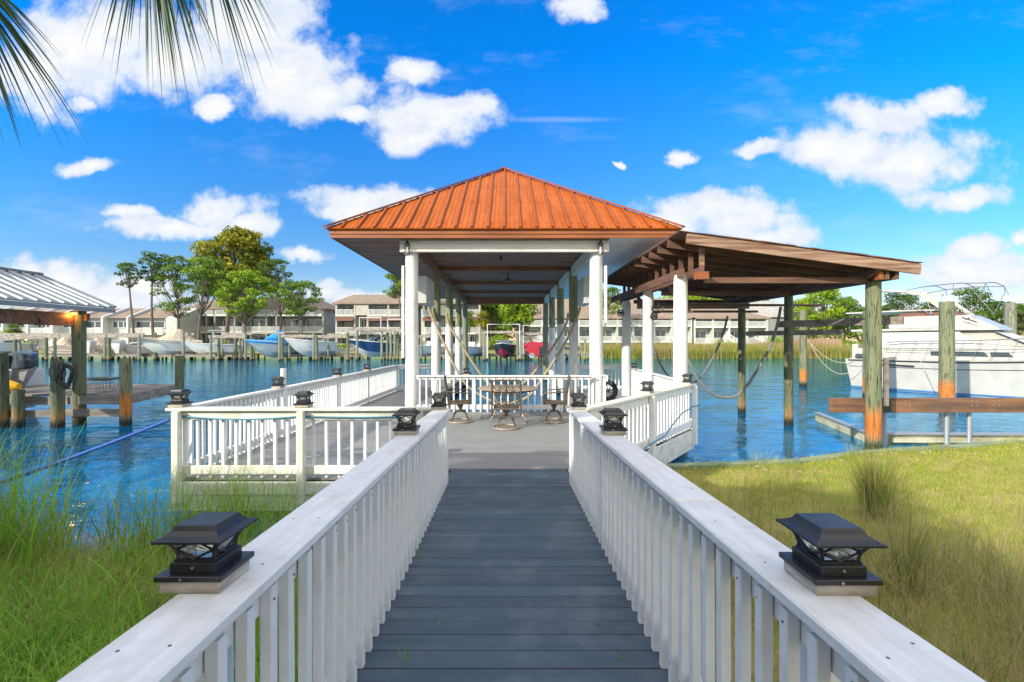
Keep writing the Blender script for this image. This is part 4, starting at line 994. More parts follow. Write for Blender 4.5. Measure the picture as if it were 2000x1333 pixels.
# windscreen panel front of cabin
MB().loft([[Vector((XN+.80, 13.75, 2.02)), Vector((XF-.80, 13.75, 2.02))], [Vector((XN+.9, 15.5, 2.70)), Vector((XF-.9, 15.5, 2.70))]]).build('front_window', 'vinyl_grey', YT)
# radar arch
b = MB().beam((XN+.5, 21.2, 4.74), (XF-.5, 21.2, 4.74), .25, .08)
for x in (XN+.5, XF-.5): b.beam((x, 18.8, 4.50), (x, 17.2, 3.42), .12, .26 if x < XM else .15).beam((x, 21.2, 4.74), (x, 18.7, 4.50), .12, .09)
b.build('radar_arch', 'yacht_paint', YT, bev=.01)
b = MB()
for x in (XN+.45, XF-.45):
    for y_, zt in ((20.3, 4.55), (18.6, 4.75), (17.2, 4.78), (15.8, 4.7)): b.tube([(x, 18.2 if y_ > 17.5 else 16.3, 3.5), (x, y_, zt-.25), (x+(.12 if x < XM else -.12), y_, zt)], .020, 5)
for y_, zt in ((20.3, 4.55), (18.6, 4.75), (17.2, 4.78), (15.8, 4.7)): b.tube([(XN+.57, y_, zt), (XM, y_, zt+.10), (XF-.57, y_, zt)], .020, 5)
for x in (XN+.57, XF-.57): b.tube([(x, 20.3, 4.55), (x, 18.6, 4.75), (x, 17.2, 4.78), (x, 15.8, 4.7), (x, 15.6, 4.3)], .022, 5)
b.build('bimini_frame', 'rail_metal', YT)
# bow rail
b = MB(); top = []; mid = []
for y in np.linspace(20.6, 9.3, 16):
    r_, hb, sh = hull_row(y); p = r_[0]; top.append(p+Vector((.12, -.25, .86 if y < 20 else .80))); mid.append(p+Vector((.1, -.12, .45)))
    if True: b.tube([p+Vector((.08, .15, 0)), top[-1]], .013, 5)
b.tube(top, .022, 5).tube(mid, .014, 4); b.build('bow_rail', 'rail_metal', YT)
b = MB().box(XN+.35, XN+.75, 22.2, 22.6, 1.45, 2.15); b.build('stern_box', 'yacht_paint', YT, bev=.03)
b = MB().beam((XN+.33, 16.75, 3.30), (XN+.36, 16.1, 3.08), .02, .05).beam((XN+.325, 16.6, 3.20), (XN+.33, 16.4, 3.26), .02, .05); b.build('name_mark', 'boat_dark', YT)
YT.scale = (.86, .69, 1); YT.rotation_euler = (0, 0, R(30))
_m = Matrix.Rotation(R(30), 3, 'Z') @ Matrix.Diagonal((.86, .69, 1))
_p = Vector((17, 22.6, 0)); YT.location = _p-_m @ (_p-Vector((19, 17, 0)))
def ym(x, y, z): return tuple(_m @ (Vector((x, y, 0))-Vector((19, 17, 0)))+YT.location+Vector((0, 0, z)))
ropes = [((X(1568, 23.1)+.2, 23.0, Z(665, 23.1)), (XN+.2, 22.4, 1.35), .5, 'upper mooring rope from the lone piling to the yacht stern'),
         ((X(1568, 23.1)+.2, 22.9, Z(668, 23.1)), (XN+.0, 21.9, 1.1), .9, 'lower mooring rope from the lone piling to the yacht stern'),
         ((X(1849, 16.0), 16.1, Z(664, 16.0)), ym(XN+.1, 17.6, 1.50), .25, 'mooring rope from the orange-footed piling to the yacht rail'),
         (ym(XN-.0, 18.6, 1.45), (15.4, 15.8, .5), .35, 'thin rope hanging down the yacht side behind the beam')]
for p, q, s_, lb in ropes: tag(MB().tube(sag(p, q, s_), .014, 5).build('mooring_line', 'rope_tan'), lb, 'rope', 'mooring lines of the yacht')
# ================================================================== FAR SHORE: buildings
def rail_mesh(b, x0, x1, y, z0, h_=.95, sp=.32):
    b.box(x0, x1, y-.04, y+.04, z0+h_-.08, z0+h_).box(x0, x1, y-.03, y+.03, z0, z0+.08)
    x = x0
    while x < x1: b.box(x, x+.10, y-.02, y+.02, z0+.08, z0+h_-.08); x += sp*.62
def sliding(b, g, x0, x1, y, z0, z1, k=2):              # framed glass panes
    g.box(x0, x1, y-.02, y+.02, z0, z1)
    wd = (x1-x0)/k
    for i in range(k+1): b.box(x0+i*wd-.06, x0+i*wd+.06, y-.07, y-.021, z0, z1)
    b.box(x0, x1, y-.07, y-.021, z1-.09, z1+.05).box(x0, x1, y-.07, y-.021, z0-.05, z0+.09)
def apartment(label, px0, px1, Y, zs, eave, roof_top, wallm, roofm, bays, depth=11, hip=(1, 1), ov=.5, awn=False, grey=()):
    x0, x1 = X(px0, Y), X(px1, Y)
    o = thing('apartment_building', label, 'building', ((x0+x1)/2, Y+depth/2, zs[0]))
    ze, zr = Z(eave, Y), Z(roof_top, Y+depth/2)
    MB().box(x0, x1, Y+1.6, Y+depth, zs[0]-.6, ze).build('wall', wallm, o)
    b = MB(); a = [(x0-ov, Y-ov+.3, ze), (x1+ov, Y-ov+.3, ze), (x1+ov, Y+depth+ov, ze), (x0-ov, Y+depth+ov, ze)]
    h0, h1 = depth/2*hip[0]+.01, depth/2*hip[1]+.01
    r0, r1 = (x0+h0, Y+depth/2, zr), (x1-h1, Y+depth/2, zr)
    b.add(a+[r0, r1, ]+[(p[0], p[1], p[2]-.22) for p in a], [(0,1,5,4), (1,2,5), (2,3,4,5), (3,0,4), (0,6,7,1), (1,7,8,2), (2,8,9,3), (3,9,6,0), (9,8,7,6)])
    b.build('roof', roofm, o)
    n = len(bays); tot = sum(bays); x = x0; k = len(zs)
    MB().box(x0, x0+.25, Y, Y+1.6, zs[0]-.6, ze-.24).build('pier', wallm, o)
    for i, wd in enumerate(bays):
        xa, xb = x, x+(x1-x0)*wd/tot; x = xb
        MB().box(xb-.25, xb, Y, Y+1.598, zs[0]-.6, ze-.24).build('pier', wallm, o)
        for j in range(k):
            za = zs[j]; zb = zs[j+1] if j < k-1 else ze-.3
            if i in grey and j == k-1:
                MB().box(xa+.003, xb-.253, Y+.05, Y+1.59, za, zb).build('wall_panel', 'wall_cream', o); continue
            fr, g = MB(), MB(); sliding(fr, g, xa+.5, xb-.75, Y+1.55, za+.12, min(za+2.25, zb-.2), 3 if xb-xa > 4.5 else 2)
            wo = g.build('window', 'glass_dark', o); fr.build('window_frame', 'trim_white', wo)
            MB().box(xa+.003, xb-.253, Y-.05, Y+1.597, za-.22, za).build('balcony_slab', 'trim_white' if not awn else 'wall_pale', o)
            b = MB(); rail_mesh(b, xa+.02, xb-.26, Y-.02, za); b.build('balcony_rail', 'trim_white', o)
            if awn and j == k-1 and i % 2 == 0 or awn and j == k-1 and i == n-1:
                MB().loft([[Vector((xa, Y+.05, za-.24)), Vector((xb-.2, Y+.05, za-.24))], [Vector((xa, Y-.75, za-.95)), Vector((xb-.2, Y-.75, za-.95))]]).build('awning', 'awning_brown', o)
    return o
apartment('three-storey cream block with brown awnings, left of the pavilion', 655, 800, 74, [.9, 3.6, 6.5], 592, 576, 'wall_cream', 'shingle', [1.45, .95, 1.5, 1.5], awn=True, grey=(1,), hip=(.25, 0), depth=10)
apartment('three-storey cream block partly seen behind the left pavilion posts', 826, 938, 74.5, [.9, 3.6, 6.5], 592, 575, 'wall_cream', 'shingle', [1.2, .9, 1.4, 1.2], awn=True, grey=(1,), hip=(0, .1), depth=10)
apartment('three-storey grey-beige block standing behind the big tree cluster', 365, 632, 80, [1.0, 3.9, 6.9], 602, 583, 'wall_grey', 'shingle', [1.2, .5, 1.2, .5, 1.4, .6, 1.4, 1.4], hip=(.3, .6), depth=12)
apartment('long two-storey pale green condo block seen under the shed roof', 1018, 1352, 82, [2.2, 5.1], 621, 583, 'wall_pale', 'shingle', [1.2, .9, 1.2, 1.0, 1.2, .9, 1.2, 1.0, 1.1], hip=(.2, .1), depth=14)
apartment('two-storey condo block at the right end with outside stairs', 1356, 1500, 82, [1.9, 4.9], 621, 595, 'wall_pale', 'shingle', [1.2, 1.0, 1.1, 1.2], hip=(.1, 1), depth=13)
o = thing('house', 'grey-roofed house rising behind the right end of the condo block', 'house', (X(1500, 98), 98, 1))
MB().box(X(1440, 98), X(1562, 98), 98, 106, .5, Z(618, 98)).build('wall', 'wall_grey', o)
b = MB(); x0, x1, ze, zr = X(1428, 98), X(1572, 98), Z(620, 98), Z(588, 102)
b.add([(x0, 97.5, ze), (x1, 97.5, ze), (x1, 106.5, ze), (x0, 106.5, ze), (x0+4, 102, zr), (x1-4, 102, zr)], [(0,1,5,4), (1,2,5), (2,3,4,5), (3,0,4), (3,2,1,0)]); b.build('roof', 'shingle_grey', o)
# outside stairs
for px, lb in ((1416, 'left white outside staircase of the condo block'), (1472, 'right white outside staircase of the condo block')):
    o = thing('staircase', lb, 'stairs', (X(px, 80), 80, 1.2)); b = MB(); x0 = X(px, 80)
    for k in range(9): b.box(x0+k*.3, x0+k*.3+.3, 79.6, 80.8, 2.9-k*.2-.08, 2.9-k*.2)
    b.beam((x0-.1, 79.55, 3.0), (x0+2.8, 79.55, 1.1), .08, .25); b.build('steps', 'trim_white', o)
    b = MB().beam((x0-.1, 79.55, 3.95), (x0+2.8, 79.55, 2.05), .08, .1)
    for k in range(12): b.box(x0+k*.25, x0+k*.25+.07, 79.52, 79.58, 2.95-k*.165, 3.9-k*.165)
    b.build('handrail', 'trim_white', o)
# townhouse row on the left
tw = thing('townhouse_row', 'long low cream townhouse row with brown sloping roofs at the far left', 'townhouses', (-48, 75, 1))
Y = 75.; ze, zr = Z(622, Y), Z(603, Y+5)
MB().box(X(-60, Y), X(352, Y), Y+.5, Y+10, .3, ze).build('wall', 'wall_pale', tw)
MB().loft([[Vector((X(-70, Y), Y-.3, ze)), Vector((X(330, Y), Y-.3, ze))], [Vector((X(-70, Y), Y+5, zr)), Vector((X(330, Y), Y+5, zr))], [Vector((X(-70, Y), Y+10.4, ze)), Vector((X(330, Y), Y+10.4, ze))]]).build('roof', 'shingle', tw)
MB().extr([(Y-.3, .3), (Y+10.4, .3), (Y+10.4, ze), (Y+5, zr+.1), (Y-.3, ze)], 'x', X(326, Y), X(349, Y)).build('end_wall', 'wall_pale', tw)
units = [-40, 14, 62, 110, 158, 207, 256, 326]
for i, px in enumerate(units[:-1]):
    x = X(px, Y)
    MB().extr([(Y-.8, .3), (Y+5, .3), (Y+5, zr+.25), (Y+4.6, zr+.25), (Y-.4, ze+.35), (Y-.8, ze+.1)], 'x', x-.15, x+.15).build('party_wall', 'trim_white', tw)
    fr, g = MB(), MB(); x1 = X(units[i+1], Y); z0 = Z(641, Y)
    sliding(fr, g, x+.5+.3*(i % 2), x1-.7, Y+.46, z0, z0+1.15, (2, 3, 4, 2, 2, 3, 2)[i])
    wo = g.build('window', 'glass_dark', tw); fr.build('window_frame', 'trim_white', wo)
    if i % 2 == 0:
        b = MB(); rail_mesh(b, x+.3, x1-.3, Y-.6, Z(652, Y), .9); b.build('balcony_rail', 'trim_white', tw)
        MB().box(x+.16, x1-.16, Y-.65, Y+.49, Z(652, Y)-.2, Z(652, Y)-.02).build('balcony_slab', 'trim_white', tw)
# tan fence on the right bank
fb = MB(); x = X(1540, 68)
while x < X(1640, 68): fb.box(x, x+.45, 67.97, 68.03, .4, Z(662, 68)+.05*math.sin(x*3)); x += .5
tag(fb.build('board_fence', 'fence_wood'), 'tan board fence on the far bank left of the yacht', 'fence')

# ================================================================== FAR DOCKS
def ordinal(n):
    o_ = ['', 'first', 'second', 'third', 'fourth', 'fifth', 'sixth', 'seventh', 'eighth', 'ninth', 'tenth', 'eleventh', 'twelfth', 'thirteenth', 'fourteenth', 'fifteenth', 'sixteenth', 'seventeenth', 'eighteenth', 'nineteenth']
    tens = ['', '', 'twenty', 'thirty', 'forty', 'fifty']
    if n < 20: return o_[n]
    return tens[n//10]+'-'+o_[n % 10] if n % 10 else {20: 'twentieth', 30: 'thirtieth', 40: 'fortieth', 50: 'fiftieth'}[n]
pil = [(29, 663, 54), (38, 664, 55), (62, 668, 56), (90, 660, 53.5), (107, 660, 54), (205, 660, 53.5), (213, 660, 54), (232, 668, 57), (272, 655, 53), (303, 650, 55), (358, 645, 52.5), (412, 655, 53), (427, 660, 55), (434, 657, 56), (447, 664, 57), (460, 660, 56), (469, 660, 56), (479, 650, 52.8), (491, 654, 53.5), (495, 660, 54.5), (546, 652, 52.5), (551, 660, 54), (566, 658, 55), (613, 652, 52.3), (618, 656, 53.5), (635, 660, 56), (641, 660, 56), (679, 650, 52.5), (697, 646, 54), (746, 646, 52.5), (757, 645, 54.5), (763, 646, 54), (771, 645, 54), (777, 650, 55), (812, 660, 55), (822, 655, 55), (858, 660, 54), (946, 652, 52.5), (951, 655, 54), (1011, 652, 52.5), (1018, 655, 53.5), (1079, 655, 53), (1084, 660, 55), (1143, 662, 54)]
PG = 'weathered pilings of the far docks'
for i, (px, py, yy) in enumerate(pil):
    x = X(px, yy); r_ = .15+.03*(i % 3 == 0)
    tag(MB().tube([(x, yy, -.9), (x+rnd.uniform(-.06, .06), yy, 1.4), (x, yy, Z(py, yy))], [r_, r_, r_*.9], 8).build('dock_piling', 'piling_plain' if i % 3 else 'piling', smooth=True), '%s piling from the left along the far docks across the water' % ordinal(i+1), 'piling', PG)
pex = random.Random(21)
for k, px in enumerate(sorted(pex.choice([20, 75, 130, 170, 245, 320, 385, 505, 590, 655, 710, 735, 790, 840, 905, 935, 1035, 1100, 1120])+pex.uniform(-14, 14) for _ in range(26))):
    yy = pex.uniform(56.5, 61.5); x = X(px, yy)
    tag(MB().tube([(x, yy, -.9), (x+pex.uniform(-.08, .08), yy, Z(pex.uniform(651, 676), yy))], .09, 6).build('dock_pole', 'piling_plain'), '%s thin grey pole from the left in the rear rows of the far docks' % ordinal(k+1), 'pole', 'thin poles of the far docks')
for k, (px, yy, w_, lb) in enumerate(((158, 57.5, 1.1, 'white dock box left of the small white cabin boat'), (436, 58.5, 1.3, 'white dock box right of the console boat'), (575, 59, 1.0, 'pale dock box between the blue-covered boat and the white runabout'), (665, 59.5, 1.4, 'pale dock box left of the navy boat'), (895, 60, 1.2, 'dock box left of the white console skiff'))):
    x = X(px, yy); o = thing('dock_box', lb, 'box', (x, yy, .75)); MB().box(x-w_/2, x+w_/2, yy-.3, yy+.3, .75, 1.25).build('body', 'gelcoat', o, bev=.02); MB().box(x-w_/2-.04, x+w_/2+.04, yy-.35, yy+.34, 1.253, 1.33).build('lid', 'gelcoat', o, bev=.02)
def dockbit(label, px0, px1, Y, top=690, depth=3.0, legs=2.2):
    x0, x1 = X(px0, Y), X(px1, Y); top = min(top, 692); z = Z(top, Y); o = thing('far_dock', label, 'dock', ((x0+x1)/2, Y, 0), 'low dock walkways across the water')
    b = MB(); x = x0
    while x < x1: b.box(x, min(x+.26, x1), Y, Y+depth, z-.05+rnd.uniform(-.02, .02), z+rnd.uniform(-.01, .02)); x += .28
    b.build('planks', 'dock_wood', o); b = MB().box(x0, x1, Y+.05, Y+.12, z-.34, z-.08); b.build('stringer', 'grey_wood', o)
    b = MB(); x = x0+.3; legs *= .6
    while x < x1: b.tube([(x, Y+.2, -.8), (x, Y+.2, z-.06)], .11, 6); b.tube([(x+.5, Y+depth-.2, -.8), (x+.5, Y+depth-.2, z-.06)], .11, 6); x += legs*rnd.uniform(.7, 1.2)
    b.build('piling', 'piling_plain', o)
dockbit('far dock walkway left of the boathouse post, below the tan covers', -20, 150, 55, 692)
dockbit('far dock walkway with orange-brown planks near the white cabin boat', 150, 275, 54, 691)
dockbit('far dock walkway under the large tan-covered boat', 278, 420, 55, 696)
dockbit('far dock walkway left of the blue-covered boat', 424, 492, 56, 694)
dockbit('far dock walkway between the blue-covered boat and the white runabout', 556, 640, 56, 695)
dockbit('far dock walkway between the white runabout and the navy boat', 642, 704, 57, 694)
dockbit('far dock walkway right of the navy boat', 746, 880, 56, 694)
dockbit('far dock walkway behind the red boats, under the pavilion roof', 880, 1080, 58.5, 696)
dockbit('far dock walkway ending at the marsh grass behind the right posts', 1082, 1165, 56, 693)
def liftbeam(px0, px1, Y, top, bot, label, m='dock_wood'):
    x0, x1 = X(px0, Y), X(px1, Y); return tag(MB().box(x0, x1, Y-.12, Y+.12, Z(bot, Y), Z(top, Y)).build('lift_beam', m, bev=.01), label, 'beam', 'timber beams over the far boat lifts')
for a in ((-20, 146, 54, 651, 659, 'pale lift beam above the far docks, left of the boathouse post'), (164, 209, 54, 651, 661, 'dark lift beam just right of the boathouse post'), (210, 281, 53.4, 651, 660, 'pale capped lift beam over the white cabin boat'), (-20, 150, 57, 656, 663, 'second lift beam behind the left one'),
          (355, 380, 53, 651, 656, 'short lift beam beside the tan-covered boat'), (408, 478, 54, 655, 661, 'grey lift beam over the white console boat'), (434, 492, 56, 650, 655, 'thin lift beam left of the blue cover'), (491, 556, 53.4, 649, 653, 'thin pale lift beam over the blue cover'), (545, 612, 55, 654, 660, 'lift beam right of the blue cover'),
          (613, 682, 54.2, 655, 661, 'pale lift beam between the white runabout and the navy boat'), (640, 700, 56, 652, 657, 'grey lift beam behind the pale one near the navy boat'), (694, 750, 54.5, 641, 646, 'lift beam above the navy boat'), (746, 790, 54, 643, 650, 'lift beam right of the navy boat'), (940, 1020, 53.8, 647, 652, 'lift beam over the red and white boat'), (1012, 1084, 54.2, 650, 655, 'lift beam over the red pontoon boat'), (812, 860, 55, 655, 660, 'lift beam behind the left pavilion posts')): liftbeam(*a)
def poleframe(px0, px1, Y, top, bot, label):
    x0, x1 = X(px0, Y), X(px1, Y); tag(MB().tube([(x0, Y, Z(bot, Y)), (x0, Y, Z(top, Y)), (x1, Y, Z(top, Y)), (x1, Y, Z(bot, Y))], .06, 6).build('guide_frame', 'pvc'), label, 'pole frame', 'white pipe frames on the far boat lifts')
poleframe(702, 744, 55, 621, 655, 'white pipe frame standing over the navy boat'); poleframe(757, 806, 55, 624, 655, 'white pipe frame right of the one over the navy boat')
poleframe(952, 1015, 53.5, 634, 700, 'white pipe frame round the red and white boat'); poleframe(1022, 1081, 54, 636, 700, 'white pipe frame round the red pontoon boat'); poleframe(830, 860, 56, 640, 690, 'white pipe frame behind the left pavilion posts')
# ------------------------------------------------------------------ boats on lifts
def boat(name, label, px, keel_py, Y, head, L_, B_, D_, hullm, topm, style, canvas=None):
    o = thing(name, label, 'boat', (X(px, Y), Y, Z(keel_py, Y)), 'boats on the far lifts'); c = wloc(o)
    h_ = R(head); fx = Vector((math.cos(h_), math.sin(h_), 0)); sx_ = Vector((-fx.y, fx.x, 0))
    def pt(t_, s_, z_): return c+fx*((t_-.5)*L_)+sx_*s_+Vector((0, 0, z_))
    def hb(t_): return B_/2*(1-max(0, (t_-.45)/.55)**2.3)+.02
    def sheer(t_): return D_*(1+.22*t_**2)
    ts = np.linspace(0, 1, 14); low, up = [], []
    for t_ in ts:
        k_ = D_*.72*max(0, (t_-.5)/.5)**2.2; w_ = hb(t_); zc = D_*.38+k_*.65; zs_ = sheer(t_)
        up.append([pt(t_+.15*t_**4, -w_*1.06, zs_), pt(t_+.08*t_**4, -w_*.93, (zc+zs_)/2), pt(t_, -w_*.82, zc), pt(t_, 0, k_), pt(t_, w_*.82, zc), pt(t_+.08*t_**4, w_*.93, (zc+zs_)/2), pt(t_+.15*t_**4, w_*1.06, zs_)])
    if hullm == topm: MB().loft(up, closed=True, caps=True).build('hull', hullm, o, smooth=True)
    else:
        MB().loft([r_[2:5] for r_ in up], closed=False).loft([[r_[2], r_[3], r_[4]] for r_ in up[:1]]*1+[[r_[2]]*3 for r_ in up[:1]]).build('bottom', hullm, o, smooth=True)
        b = MB().loft([[r_[0], r_[1], r_[2]] for r_ in up]).loft([[r_[4], r_[5], r_[6]] for r_ in up]); b.add([up[0][i] for i in (0, 2, 3, 4, 6)], [(0, 1, 2, 3, 4)]); b.loft([[r_[0], r_[6]] for r_ in up]); b.build('topsides', topm, o, smooth=True)
    MB().tube([r_[0]+Vector((0, 0, .02)) for r_ in up]+[r_[6]+Vector((0, 0, .02)) for r_ in up[::-1]], .05, 5).build('gunwale', 'gelcoat' if style != 'pontoon' else 'steel', o)
    if style == 'cover':
        rows = []
        for t_ in ts:
            w_ = hb(t_)+.06; zs_ = sheer(t_); pk = .1+(1.45*math.exp(-((t_-.42)/.22)**2))+rnd.uniform(-.04, .04)
            rows.append([pt(t_+.15*t_**4, -w_, zs_-.25), pt(t_+.15*t_**4, -w_, zs_+.05), pt(t_+.10*t_**4, -w_*.5, zs_+pk*.72+rnd.uniform(-.05, .05)), pt(t_, 0, zs_+pk), pt(t_+.10*t_**4, w_*.5, zs_+pk*.72+rnd.uniform(-.05, .05)), pt(t_+.15*t_**4, w_, zs_+.05), pt(t_+.15*t_**4, w_, zs_-.25)])
        MB().loft(rows).build('cover', canvas, o, smooth=False)
    elif style == 'runabout':
        b = MB().loft([[pt(t_+.15*t_**4, s_*hb(t_)*.97, sheer(t_)+.03+.18*(1-abs(s_))) for s_ in (-1, -.5, 0, .5, 1)] for t_ in np.linspace(.52, 1, 8)]); b.build('foredeck', 'gelcoat', o, smooth=True)
        ws = [pt(.62, -hb(.62)*.75, D_+.15), pt(.70, 0, D_+.25), pt(.62, hb(.62)*.75, D_+.15)]; wt_ = [pt(.50, -hb(.5)*.8, D_+.62), pt(.57, 0, D_+.72), pt(.50, hb(.5)*.8, D_+.62)]
        MB().loft([ws, wt_]).build('windshield', 'glass_smoke', o); MB().tube(wt_, .03, 5).tube([ws[1], wt_[1]], .025, 4).build('windshield_frame', 'steel', o)
        b = MB()
        for s_ in (-.3, .3): b.loft([[pt(.30, B_*s_-.3, z_), pt(.30, B_*s_+.3, z_), pt(.38, B_*s_+.3, z_), pt(.38, B_*s_-.3, z_)] for z_ in (D_*.7, D_+.35)], closed=True, caps=True)
        b.build('seat', 'vinyl_grey', o)
        rows = [[pt(t_, s_, D_+1.35) for s_ in (-B_*.4, B_*.4)] for t_ in (.12, .48)]
        if canvas: 
            MB().loft(rows+[[p+Vector((0, 0, .07)) for p in rows[1]], [p+Vector((0, 0, .07)) for p in rows[0]]], closed=False).build('bimini', canvas, o)
            b = MB(); [b.tube([pt(.3, s_, D_), pt(t_, s_, D_+1.35)], .03, 4) for s_ in (-B_*.42, B_*.42) for t_ in (.12, .48)]; b.build('bimini_frame', 'steel', o)
    elif style == 'console':
        def bx(t0, t1, s0, z0, z1, t2=None): return [[pt(t0, -s0, z0), pt(t0, s0, z0), pt(t1, s0, z0), pt(t1, -s0, z0)], [pt(t0, -s0, z1), pt(t0, s0, z1), pt(t2 or t1, s0, z1), pt(t2 or t1, -s0, z1)]]
        MB().loft(bx(.38, .54, .42, D_*.5, D_+.75, .50), closed=True, caps=True).build('console', 'gelcoat', o)
        MB().loft(bx(.30, .62, B_*.34, D_+1.75, D_+1.83), closed=True, caps=True).build('t_top', 'gelcoat', o)
        b = MB(); [b.tube([pt(t_, s_, D_*.6), pt(t_, s_, D_+1.75)], .035, 5) for s_ in (-.5, .5) for t_ in (.36, .54)]; b.build('top_frame', 'steel', o)
        MB().loft(bx(-.05, .04, .25, D_*.3, D_+.5), closed=True, caps=True).build('outboard_motor', 'gelcoat', o)
    elif style == 'cabin':
        def ring(t_, f_, z_): return [pt(t_, s_*hb(t_)*f_, z_) for s_ in (-1, 1)]
        MB().loft([[*ring(.25, .8, D_*.9), *ring(.85, .7, D_)[::-1]], [*ring(.3, .65, D_+.65), *ring(.62, .6, D_+.55)[::-1]]], closed=True, caps=True).build('cabin', 'gelcoat', o)
        b = MB()
        for s_ in (-1, 1): b.loft([[pt(.34, s_*hb(.3)*.76, D_+.25), pt(.62, s_*hb(.62)*.76, D_+.22)], [pt(.36, s_*hb(.3)*.70, D_+.5), pt(.58, s_*hb(.6)*.70, D_+.42)]])
        b.build('window', 'glass_dark', o)
    elif style == 'pontoon':
        rows = [[pt(t_, s_*hb(.2), D_+z_+rnd.uniform(-.1, .1)) for s_, z_ in ((-1, .0), (-1, .55), (-.5, .9), (0, .8), (.5, .95), (1, .55), (1, .0))] for t_ in np.linspace(.02, .85, 9)]
        MB().loft(rows, caps=True).build('cover', canvas, o)
        b = MB(); [b.tube([pt(.0, s_, .3), pt(.9, s_, .3), pt(1.02, s_, .55)], .33, 10) for s_ in (-B_*.33, B_*.33)]; b.build('pontoon_tube', 'galv', o, smooth=True)
        MB().loft([[pt(-.06, -.22, .2), pt(-.06, .22, .2), pt(.0, .22, .2), pt(.0, -.22, .2)], [pt(-.08, -.22, 1.3), pt(-.08, .22, 1.3), pt(.0, .22, 1.3), pt(.0, -.22, 1.3)]], closed=True, caps=True).build('outboard_motor', 'boat_dark', o)
    return o
boat('cabin_boat', 'small white cabin boat left of the tan-covered boat', 272, 697, 57, 200, 5.6, 2.2, 1.25, 'gelcoat', 'gelcoat', 'cabin')
boat('covered_boat', 'large cream boat under a peaked tan cover', 340, 697, 56, 214, 5.8, 2.7, 1.85, 'gelcoat_cream', 'gelcoat_cream', 'cover', 'canvas_tan')
boat('console_boat', 'white centre-console boat right of the tan-covered boat', 420, 697, 56.5, 205, 5.4, 2.3, 1.45, 'gelcoat', 'gelcoat', 'console')
boat('covered_boat', 'white boat under a bright blue cover', 538, 699, 55.5, 236, 5.4, 2.8, 1.75, 'gelcoat', 'gelcoat', 'cover', 'canvas_blue')
boat('runabout_boat', 'white runabout with a windshield, right of the blue-covered boat', 612, 697, 56, 218, 5.0, 2.5, 1.75, 'gelcoat', 'gelcoat', 'runabout')
boat('runabout_boat', 'navy-sided runabout with a dark bimini top', 732, 698, 56, 210, 4.8, 2.4, 1.75, 'gelcoat', 'boat_navy', 'runabout', 'boat_dark')
boat('console_boat', 'white console skiff seen between the left pavilion posts', 921, 697, 57, 255, 5.6, 2.2, 1.1, 'gelcoat', 'gelcoat', 'console')
boat('ski_boat', 'red and white ski boat hanging on its lift under the pavilion roof', 986, 701, 55.5, 264, 6, 2.6, 1.55, 'boat_red', 'boat_dark', 'runabout')
boat('pontoon_boat', 'pontoon boat with a bright red cover, right of the red ski boat', 1051, 698, 56, 93, 6, 3.3, .95, 'galv', 'boat_red', 'pontoon', 'canvas_red')
boat('covered_boat', 'low boat under a tan cover right of the boathouse post', 187, 696, 57, 185, 4.4, 2.1, .9, 'gelcoat_cream', 'gelcoat_cream', 'cover', 'canvas_tan')
boat('covered_boat', 'low boat under a tan cover left of the boathouse post', 122, 696, 57, 185, 4.4, 2.1, .9, 'gelcoat_cream', 'gelcoat_cream', 'cover', 'canvas_tan')
boat('cabin_boat', 'white boat behind the dark outboard engine at the far left', 12, 695, 56, 250, 5, 2.3, 1.4, 'gelcoat', 'gelcoat', 'cabin')
boat('console_boat', 'white boat partly hidden behind the left pavilion posts', 838, 697, 57, 235, 5.4, 2.2, 1.2, 'gelcoat', 'gelcoat', 'console')
for px, yy, lb in ((165, 54, 'left white outboard cover on the far lift'), (223, 54, 'right white outboard cover on the far lift')):
    c = P(px+8, 676, yy+1.2); tag(MB().loft([[c+Vector((a*w_, b_*w_*.8, z_)) for a, b_ in ((-1,-1),(1,-1),(1,1),(-1,1))] for w_, z_ in ((.2, -1.2), (.3, -.6), (.55, 0), (.6, .5), (.4, .75))], closed=True, caps=True).build('outboard_motor', 'gelcoat', smooth=True, bev=.02), lb, 'outboard motor')

